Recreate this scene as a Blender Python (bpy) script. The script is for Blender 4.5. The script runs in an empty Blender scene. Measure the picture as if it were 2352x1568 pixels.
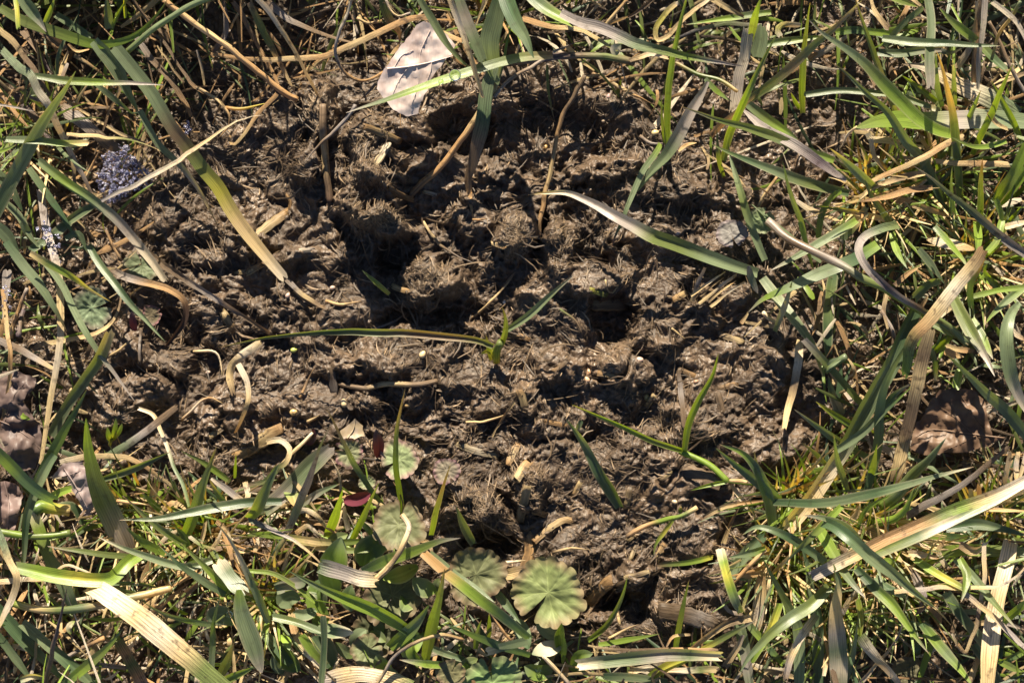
import bpy, bmesh, math, random
import numpy as np
from mathutils import Vector
random.seed(7); RNG = np.random.default_rng(7)
SC = bpy.context.scene
COL = SC.collection

# ------------------------------------------------------------------ camera, sky, sun, exposure
S = 0.30 / 2352.0            # metres on the ground for one unit of the layout grid (2352 x 1568 over 30 x 20 cm)
H = 0.55                     # camera height over the soil
cam_d = bpy.data.cameras.new('camera'); cam = bpy.data.objects.new('camera', cam_d); COL.objects.link(cam)
cam.location = (0, 0, H); cam.rotation_euler = (0, 0, 0)
cam_d.sensor_width = 36; cam_d.lens = 36 * H / 0.30
cam_d.clip_start = 0.01; cam_d.clip_end = 100
cam_d.dof.use_dof = True; cam_d.dof.focus_distance = H - 0.006; cam_d.dof.aperture_fstop = 18
SC.camera = cam
SUN_AZ = math.radians(5)    # the sun stands beyond the top edge of the picture, a little to its left
SUN_EL = math.radians(31)
world = bpy.data.worlds.new('World'); SC.world = world; world.use_nodes = True
wn = world.node_tree.nodes; wl = world.node_tree.links
sky = wn.new('ShaderNodeTexSky'); sky.sky_type = 'NISHITA'; sky.sun_disc = False
sky.sun_elevation = SUN_EL; sky.sun_rotation = -SUN_AZ; sky.altitude = 1500; sky.air_density = 0.7; sky.dust_density = 0.3
wl.new(sky.outputs[0], wn['Background'].inputs[0]); wn['Background'].inputs[1].default_value = 0.05
sun_d = bpy.data.lights.new('sun', 'SUN'); sun_d.energy = 5.0; sun_d.angle = math.radians(0.6); sun_d.color = (1.0, 0.89, 0.70)
sun = bpy.data.objects.new('sun', sun_d); COL.objects.link(sun)
to_sun = Vector((-math.sin(SUN_AZ) * math.cos(SUN_EL), math.cos(SUN_AZ) * math.cos(SUN_EL), math.sin(SUN_EL)))
sun.rotation_euler = to_sun.to_track_quat('Z', 'Y').to_euler(); sun.location = to_sun * 2
vs = SC.view_settings; vs.view_transform = 'Standard'; vs.look = 'None'; vs.gamma = 1; vs.exposure = 1.6
SC.cycles.use_denoising = True
SC.cycles.max_bounces = 6; SC.cycles.diffuse_bounces = 2; SC.cycles.glossy_bounces = 2; SC.cycles.transmission_bounces = 5; SC.cycles.transparent_max_bounces = 4

# ------------------------------------------------------------------ noise and ground height
NG = {}
def vnoise(x, y, seed):
    if seed not in NG: NG[seed] = np.random.default_rng(seed).random((256, 256))
    g = NG[seed]
    xi = np.floor(x).astype(int); yi = np.floor(y).astype(int)
    fx = x - xi; fy = y - yi
    fx = fx * fx * fx * (fx * (fx * 6 - 15) + 10); fy = fy * fy * fy * (fy * (fy * 6 - 15) + 10)
    a = g[xi & 255, yi & 255]; b = g[(xi + 1) & 255, yi & 255]; c = g[xi & 255, (yi + 1) & 255]; d = g[(xi + 1) & 255, (yi + 1) & 255]
    return (a * (1 - fx) + b * fx) * (1 - fy) + (c * (1 - fx) + d * fx) * fy * 1.0
def fbm(x, y, seed, octv=4, gain=0.5):
    s = 0; amp = 1; tot = 0
    for i in range(octv):
        s = s + amp * (vnoise(x * 2 ** i + 17.3 * i, y * 2 ** i + 9.1 * i, seed + i) * 2 - 1); tot += amp; amp *= gain
    return s / tot
def sstep(a, b, x):
    t = np.clip((x - a) / (b - a), 0, 1); return t * t * (3 - 2 * t)

BARE = np.array([(300, 560), (350, 440), (480, 300), (640, 190), (850, 220), (1050, 240), (1250, 190), (1450, 230), (1520, 330), (1650, 420), (1730, 540),
        (1800, 620), (1850, 780), (1900, 930), (1870, 1060), (1760, 1140), (1720, 1290), (1680, 1440), (1420, 1490), (1330, 1420), (1200, 1280),
        (1000, 1190), (780, 1110), (640, 1090), (480, 1100), (330, 1080), (240, 1000), (200, 900), (250, 760)], float)
def sdist(px, py, poly):
    """signed distance to a closed outline, negative inside"""
    px = np.asarray(px, float); py = np.asarray(py, float)
    d = np.full(px.shape, 1e9); ins = np.zeros(px.shape, bool)
    n = len(poly)
    for i in range(n):
        ax, ay = poly[i]; bx, by = poly[(i + 1) % n]
        ex, ey = bx - ax, by - ay
        t = np.clip(((px - ax) * ex + (py - ay) * ey) / (ex * ex + ey * ey), 0, 1)
        d = np.minimum(d, np.hypot(px - ax - t * ex, py - ay - t * ey))
        c = ((ay > py) != (by > py)); xx = ax + (py - ay) * ex / (ey if ey else 1e-9)
        ins ^= c & (px < xx)
    return np.where(ins, -d, d)
# clods and hollows of the bare patch: x, y, half axes, turn in degrees, height in mm
BUMPS = [(735, 250, 45, 90, -10, 7), (715, 360, 26, 70, 12, 6), (855, 340, 66, 95, -8, 9), (850, 450, 84, 70, 0, 11), (880, 515, 75, 34, 8, 11),
    (985, 640, 80, 62, 0, 8), (905, 585, 52, 56, 0, -6), (1085, 500, 48, 62, 10, 5), (1285, 560, 48, 62, 0, 7), (1182, 545, 50, 66, 5, 6),
    (1238, 540, 10, 60, 12, -5), (1340, 640, 105, 46, 10, 7), (1410, 730, 58, 66, 0, -8), (1250, 320, 190, 105, 0, -7), (1060, 300, 80, 60, 0, -7),
    (1400, 385, 70, 34, 0, 5), (1330, 395, 40, 34, 0, 5), (1530, 440, 80, 30, 10, 3), (1440, 590, 60, 40, 0, -4), (1135, 1245, 70, 34, 0, -8),
    (1095, 1160, 62, 42, -15, 7), (1215, 1120, 50, 62, 0, 7), (1470, 1310, 52, 34, 0, 6), (1375, 1385, 78, 34, 0, -7), (1440, 1390, 60, 40, 0, -6), (1560, 1420, 80, 26, 20, 4),
    (560, 560, 60, 40, 0, 4), (650, 600, 70, 24, -20, 3), (580, 700, 120, 20, 10, 3), (400, 530, 60, 50, 0, 3), (330, 900, 90, 46, 0, 5),
    (270, 960, 60, 30, 0, 4), (860, 840, 100, 36, 5, 4), (960, 730, 120, 26, 0, -5), (1060, 720, 80, 40, 0, -4), (600, 790, 60, 26, 0, -3),
    (1290, 850, 80, 40, 20, 4), (1430, 850, 70, 40, 10, 4), (1170, 920, 90, 40, -10, 4), (1480, 960, 100, 30, 10, -3), (1760, 850, 60, 90, 10, 4), (1640, 980, 90, 50, 0, 3),
    (1780, 1020, 90, 50, 0, 4), (1370, 1010, 60, 60, -30, -4), (1590, 1050, 30, 60, 10, -2), (700, 930, 100, 30, 0, 2), (560, 930, 80, 34, 10, 3), (640, 1010, 90, 22, -12, 4), (880, 960, 90, 30, 0, -3),
    (1000, 990, 90, 26, 8, 3), (480, 840, 40, 40, 0, -4), (400, 760, 80, 60, 0, -6), (205, 1255, 50, 70, 0, 11), (1230, 700, 60, 60, 0, 3), (1500, 760, 60, 60, 0, 4), (1600, 560, 70, 40, 0, 4)]
def ground_raw(px, py):
    wx = px + 46 * fbm(px / 70, py / 70, 3, 4); wy = py + 46 * fbm(px / 70, py / 70, 5, 4)
    z = 2.2 * fbm(px / 190, py / 190, 11, 3)
    vx = px + 24 * fbm(px / 34, py / 34, 13, 4, 0.6); vy = py + 24 * fbm(px / 34, py / 34, 15, 4, 0.6)
    for (bx, by, ra, rb, tu, h) in BUMPS:
        c, s = math.cos(math.radians(tu)), math.sin(math.radians(tu))
        u = ((vx - bx) * c + (vy - by) * s) / ra; v = (-(vx - bx) * s + (vy - by) * c) / rb
        r = np.sqrt(u * u + v * v)
        z = z + h * (1 - sstep(0.55, 1.15, r))
    z = z + 6.0 * (np.abs(fbm(wx / 95, wy / 74, 21, 3, 0.4)) - 0.2) + 2.0 * fbm(wx / 40, wy / 34, 25, 3, 0.5) + 1.5 * (np.abs(fbm(wx / 24, wy / 26, 31, 3, 0.6)) - 0.2)
    z = z + 1.0 * fbm(px / 9, py / 9, 41, 2, 0.7) * np.clip(0.45 + 1.9 * fbm(px / 80, py / 80, 45, 2), 0.05, 1.4)
    sd = sdist(px, py, BARE) + 40 * fbm(px / 90, py / 90, 51, 2)
    z = z - 7.0 * sstep(-20, 90, sd)
    return z * 0.001
def axis(lo, hi, step, far):
    core = np.arange(lo, hi + step, step); k = step * 1.35; o = []; p = core[-1]
    while p < far: p += k; o.append(p); k *= 1.35
    o = np.array(o); return np.concatenate([(lo - (o - core[-1]))[::-1], core, o])
GX = axis(-160, 2512, 3.0, 24000.); GY = axis(-160, 1728, 3.0, 24000.)
PX, PY = np.meshgrid(GX, GY)
far = sstep(300, 3000, np.maximum(np.abs(PX - 1176) - 1336, np.abs(PY - 784) - 944))
GZ = ground_raw(PX, PY) * (1 - far) + far * -0.006
def ground(px, py):
    """ground height in metres at layout points"""
    px = np.asarray(px, float); py = np.asarray(py, float)
    i = np.clip(np.searchsorted(GX, px) - 1, 0, len(GX) - 2); j = np.clip(np.searchsorted(GY, py) - 1, 0, len(GY) - 2)
    fx = np.clip((px - GX[i]) / (GX[i + 1] - GX[i]), 0, 1); fy = np.clip((py - GY[j]) / (GY[j + 1] - GY[j]), 0, 1)
    return (GZ[j, i] * (1 - fx) + GZ[j, i + 1] * fx) * (1 - fy) + (GZ[j + 1, i] * (1 - fx) + GZ[j + 1, i + 1] * fx) * fy
def world_xy(px, py): return (px - 1176) * S, (784 - py) * S
def place(px, py, z):
    """a point z metres above the datum that the photograph shows at px, py"""
    k = (H - z) / H
    return np.stack([(px - 1176) * S * k, (784 - py) * S * k, z + 0 * px], -1)
def unplace(x, y): return x / S + 1176, 784 - y / S

# ------------------------------------------------------------------ materials
def new_mat(name):
    m = bpy.data.materials.new(name); m.use_nodes = True; nt = m.node_tree
    return m, nt, nt.nodes, nt.links, nt.nodes['Principled BSDF'], nt.nodes['Material Output']
def blade_mat(name, transl, rough, stripe, tint, spots=0.0, spec=0.4, bump=0.25, sfreq=9.0):
    """thin leaf: the thing's own colour from its attribute, lengthwise veins, light passing through"""
    m, nt, N, L, P, out = new_mat(name)
    at = N.new('ShaderNodeAttribute'); at.attribute_name = 'col'
    uv = N.new('ShaderNodeUVMap'); sep = N.new('ShaderNodeSeparateXYZ'); L.new(uv.outputs[0], sep.inputs[0])
    w = N.new('ShaderNodeMath'); w.operation = 'MULTIPLY'; w.inputs[1].default_value = sfreq * 2 * math.pi; L.new(sep.outputs[0], w.inputs[0])
    si = N.new('ShaderNodeMath'); si.operation = 'SINE'; L.new(w.outputs[0], si.inputs[0])
    mp = N.new('ShaderNodeMapping'); mp.inputs['Scale'].default_value = (34, 5, 1); L.new(uv.outputs[0], mp.inputs[0])
    nz = N.new('ShaderNodeTexNoise'); nz.inputs['Scale'].default_value = 1.0; nz.inputs['Detail'].default_value = 3; L.new(mp.outputs[0], nz.inputs['Vector'])
    mr = N.new('ShaderNodeMath'); mr.operation = 'MULTIPLY_ADD'; mr.inputs[1].default_value = stripe * 0.5; L.new(si.outputs[0], mr.inputs[0])
    n2 = N.new('ShaderNodeMapRange'); n2.inputs[1].default_value = 0.25; n2.inputs[2].default_value = 0.75; n2.inputs[3].default_value = 1 - stripe * 1.3; n2.inputs[4].default_value = 1 + stripe * 1.3
    L.new(nz.outputs[0], n2.inputs[0]); L.new(n2.outputs[0], mr.inputs[2])
    mul = N.new('ShaderNodeVectorMath'); mul.operation = 'SCALE'; L.new(at.outputs['Color'], mul.inputs[0]); L.new(mr.outputs[0], mul.inputs['Scale'])
    col = mul.outputs[0]
    if spots:
        geo = N.new('ShaderNodeNewGeometry'); sp = N.new('ShaderNodeTexNoise'); sp.inputs['Scale'].default_value = 420; sp.inputs['Detail'].default_value = 3
        L.new(geo.outputs['Position'], sp.inputs['Vector'])
        r = N.new('ShaderNodeMapRange'); r.inputs[1].default_value = 0.58; r.inputs[2].default_value = 0.72; r.inputs[3].default_value = 0; r.inputs[4].default_value = spots; L.new(sp.outputs[0], r.inputs[0])
        mx = N.new('ShaderNodeMix'); mx.data_type = 'RGBA'; L.new(r.outputs[0], mx.inputs[0]); L.new(col, mx.inputs[6]); mx.inputs[7].default_value = (0.05, 0.03, 0.02, 1)
        col = mx.outputs[2]
    L.new(col, P.inputs['Base Color']); P.inputs['Roughness'].default_value = rough; P.inputs['Specular IOR Level'].default_value = spec
    bp = N.new('ShaderNodeBump'); bp.inputs['Strength'].default_value = bump; bp.inputs['Distance'].default_value = 0.0002; L.new(mr.outputs[0], bp.inputs['Height']); L.new(bp.outputs[0], P.inputs['Normal'])
    tr = N.new('ShaderNodeBsdfTranslucent'); tc = N.new('ShaderNodeVectorMath'); tc.operation = 'MULTIPLY'; tc.inputs[1].default_value = tint; L.new(col, tc.inputs[0]); L.new(tc.outputs[0], tr.inputs[0])
    mix = N.new('ShaderNodeMixShader'); mix.inputs[0].default_value = transl; L.new(P.outputs[0], mix.inputs[1]); L.new(tr.outputs[0], mix.inputs[2]); L.new(mix.outputs[0], out.inputs[0])
    return m
M = {}
M['green'] = blade_mat('living_grass', 0.34, 0.36, 0.24, (1.8, 1.7, 0.32), spots=0.28, spec=0.5)
M['straw'] = blade_mat('dry_straw', 0.22, 0.5, 0.36, (1.2, 1.0, 0.7), spots=0.7, spec=0.4, bump=0.7, sfreq=6)
M['leaf'] = blade_mat('soft_leaf', 0.22, 0.6, 0.08, (1.5, 1.5, 0.4), spots=0.15, spec=0.25, bump=0.1, sfreq=1)
M['dead'] = blade_mat('dead_leaf', 0.12, 0.5, 0.06, (1.2, 0.9, 0.6), spots=0.22, spec=0.3, bump=0.2, sfreq=1)
def soil_mat():
    m, nt, N, L, P, out = new_mat('wet_fibrous_soil')
    geo = N.new('ShaderNodeNewGeometry')
    a = N.new('ShaderNodeTexNoise'); a.inputs['Scale'].default_value = 55; a.inputs['Detail'].default_value = 6; L.new(geo.outputs['Position'], a.inputs['Vector'])
    b = N.new('ShaderNodeTexNoise'); b.inputs['Scale'].default_value = 650; b.inputs['Detail'].default_value = 6; b.inputs['Distortion'].default_value = 0.8; L.new(geo.outputs['Position'], b.inputs['Vector'])
    r1 = N.new('ShaderNodeValToRGB'); e = r1.color_ramp.elements; e[0].position = 0.3; e[0].color = (0.047, 0.031, 0.020, 1); e[1].position = 0.7; e[1].color = (0.124, 0.084, 0.055, 1); L.new(a.outputs[0], r1.inputs[0])
    r2 = N.new('ShaderNodeMapRange'); r2.inputs[1].default_value = 0.3; r2.inputs[2].default_value = 0.7; r2.inputs[3].default_value = 0.62; r2.inputs[4].default_value = 1.4; L.new(b.outputs[0], r2.inputs[0])
    mu = N.new('ShaderNodeVectorMath'); mu.operation = 'SCALE'; L.new(r1.outputs[0], mu.inputs[0]); L.new(r2.outputs[0], mu.inputs['Scale'])
    L.new(mu.outputs[0], P.inputs['Base Color'])
    r3 = N.new('ShaderNodeMapRange'); r3.inputs[1].default_value = 0.35; r3.inputs[2].default_value = 0.65; r3.inputs[3].default_value = 0.68; r3.inputs[4].default_value = 0.32; L.new(a.outputs[0], r3.inputs[0]); L.new(r3.outputs[0], P.inputs['Roughness'])
    bp = N.new('ShaderNodeBump'); bp.inputs['Strength'].default_value = 1.0; bp.inputs['Distance'].default_value = 0.0007; L.new(b.outputs[0], bp.inputs['Height']); L.new(bp.outputs[0], P.inputs['Normal'])
    return m
M['soil'] = soil_mat()
def plain_attr(name, rough, spec=0.4, nscale=800, var=0.35, bump=0.4, sss=0):
    m, nt, N, L, P, out = new_mat(name)
    at = N.new('ShaderNodeAttribute'); at.attribute_name = 'col'
    geo = N.new('ShaderNodeNewGeometry'); b = N.new('ShaderNodeTexNoise'); b.inputs['Scale'].default_value = nscale; b.inputs['Detail'].default_value = 4; L.new(geo.outputs['Position'], b.inputs['Vector'])
    r2 = N.new('ShaderNodeMapRange'); r2.inputs[1].default_value = 0.3; r2.inputs[2].default_value = 0.7; r2.inputs[3].default_value = 1 - var; r2.inputs[4].default_value = 1 + var; L.new(b.outputs[0], r2.inputs[0])
    mu = N.new('ShaderNodeVectorMath'); mu.operation = 'SCALE'; L.new(at.outputs['Color'], mu.inputs[0]); L.new(r2.outputs[0], mu.inputs['Scale']); L.new(mu.outputs[0], P.inputs['Base Color'])
    P.inputs['Roughness'].default_value = rough; P.inputs['Specular IOR Level'].default_value = spec
    bp = N.new('ShaderNodeBump'); bp.inputs['Strength'].default_value = bump; bp.inputs['Distance'].default_value = 0.0003; L.new(b.outputs[0], bp.inputs['Height']); L.new(bp.outputs[0], P.inputs['Normal'])
    return m
M['fibre'] = plain_attr('rotted_fibre', 0.55, 0.35)
M['chip'] = plain_attr('chip_wood', 0.6, 0.35, 600, 0.25)
M['seed'] = plain_attr('seed_coat', 0.35, 0.5, 900, 0.12, 0.15)
def ice_mat():
    m, nt, N, L, P, out = new_mat('frost_ice')
    P.inputs['Base Color'].default_value = (0.70, 0.69, 0.88, 1); P.inputs['Roughness'].default_value = 0.16; P.inputs['IOR'].default_value = 1.31; P.inputs['Transmission Weight'].default_value = 0.86  # violet-blue base paints in the sky reflected by shaded frost
    geo = N.new('ShaderNodeNewGeometry'); b = N.new('ShaderNodeTexNoise'); b.inputs['Scale'].default_value = 1500; L.new(geo.outputs['Position'], b.inputs['Vector'])
    bp = N.new('ShaderNodeBump'); bp.inputs['Strength'].default_value = 0.8; bp.inputs['Distance'].default_value = 0.0003; L.new(b.outputs[0], bp.inputs['Height']); L.new(bp.outputs[0], P.inputs['Normal'])
    return m
M['ice'] = ice_mat()
def water_mat():
    m, nt, N, L, P, out = new_mat('water_drop')
    P.inputs['Base Color'].default_value = (0.97, 0.98, 1, 1); P.inputs['Roughness'].default_value = 0.0; P.inputs['IOR'].default_value = 1.33; P.inputs['Transmission Weight'].default_value = 1.0
    return m
M['water'] = water_mat()

# pigments (linear albedo)
K = dict(g=(0.145, 0.18, 0.098), G=(0.165, 0.235, 0.035), o=(0.135, 0.165, 0.05), k=(0.06, 0.097, 0.045), s=(0.54, 0.40, 0.205), t=(0.41, 0.245, 0.11),
         b=(0.17, 0.115, 0.07), p=(0.31, 0.265, 0.235), w=(0.64, 0.54, 0.40), d=(0.06, 0.034, 0.022), y=(0.42, 0.38, 0.06), m=(0.13, 0.03, 0.045), v=(0.10, 0.075, 0.085))
KN = dict(g='blue-green', G='bright green', o='olive green', k='dark green', s='straw-coloured', t='tan-orange', b='grey-brown', p='silvery grey', w='cream', d='dark brown', y='yellow', m='maroon', v='purplish')

# ------------------------------------------------------------------ object helpers
def mesh_obj(name, verts, faces, mat, parent=None, cols=None, uvs=None, smooth=True):
    me = bpy.data.meshes.new(name)
    me.from_pydata([tuple(v) for v in verts], [], [tuple(f) for f in faces])
    if cols is not None:
        a = me.color_attributes.new('col', 'FLOAT_COLOR', 'POINT')
        c = np.ones((len(verts), 4), np.float32); c[:, :3] = np.clip(cols, 0, 1); a.data.foreach_set('color', c.ravel())
    if uvs is not None:
        u = me.uv_layers.new(name='UVMap'); li = np.empty(len(me.loops), np.int32); me.loops.foreach_get('vertex_index', li)
        u.data.foreach_set('uv', np.asarray(uvs, np.float32)[li].ravel())
    if smooth: me.polygons.foreach_set('use_smooth', np.ones(len(me.polygons), bool))
    me.materials.append(mat); me.update()
    o = bpy.data.objects.new(name, me); COL.objects.link(o)
    if parent is not None: o.parent = parent
    return o
def centre(o):
    """move a mesh object's origin to its lowest point without moving the mesh"""
    me = o.data; co = np.empty(len(me.vertices) * 3, np.float32); me.vertices.foreach_get('co', co); co = co.reshape(-1, 3)
    b = co[np.argmin(co[:, 2])].copy(); me.vertices.foreach_set('co', (co - b).ravel()); me.update(); o.location = [float(q) for q in b]; return o
def tag(o, label=None, cat=None, group=None, kind=None):
    if label: o['label'] = label
    if cat: o['category'] = cat
    if group: o['group'] = group
    if kind: o['kind'] = kind
    return o
def empty(name, loc):
    e = bpy.data.objects.new(name, None); COL.objects.link(e); e.location = loc; e.empty_display_size = 0.005; return e
def adopt(o, parent):
    """make o a part of parent, keeping it where it stands"""
    o.parent = parent; o.location = o.location - parent.location; return o
def fast_mesh(name, V, F4, mat, cols=None, smooth=False):
    me = bpy.data.meshes.new(name); nf = len(F4)
    me.vertices.add(len(V)); me.vertices.foreach_set('co', np.asarray(V, np.float32).ravel())
    me.loops.add(nf * 4); me.loops.foreach_set('vertex_index', np.asarray(F4, np.int32).ravel())
    me.polygons.add(nf); me.polygons.foreach_set('loop_start', np.arange(0, nf * 4, 4, dtype=np.int32))
    me.polygons.foreach_set('use_smooth', np.full(nf, smooth)); me.update(calc_edges=True)
    if cols is not None:
        a = me.color_attributes.new('col', 'FLOAT_COLOR', 'POINT'); c = np.ones((len(V), 4), np.float32); c[:, :3] = np.clip(cols, 0, 1); a.data.foreach_set('color', c.ravel())
    me.materials.append(mat); o = bpy.data.objects.new(name, me); COL.objects.link(o); return o

# ------------------------------------------------------------------ the ground: one sheet out to three metres
wxg, wyg = world_xy(PX, PY)
V = np.stack([wxg, wyg, GZ], -1).reshape(-1, 3); nx, ny = len(GX), len(GY)
idx = np.arange(nx * ny).reshape(ny, nx)
F = np.stack([idx[1:, :-1], idx[1:, 1:], idx[:-1, 1:], idx[:-1, :-1]], -1).reshape(-1, 4)
tag(fast_mesh('ground', V, F, M['soil'], smooth=True), 'dark wet soil of trodden rotted fibre', 'ground', kind='structure')
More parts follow.
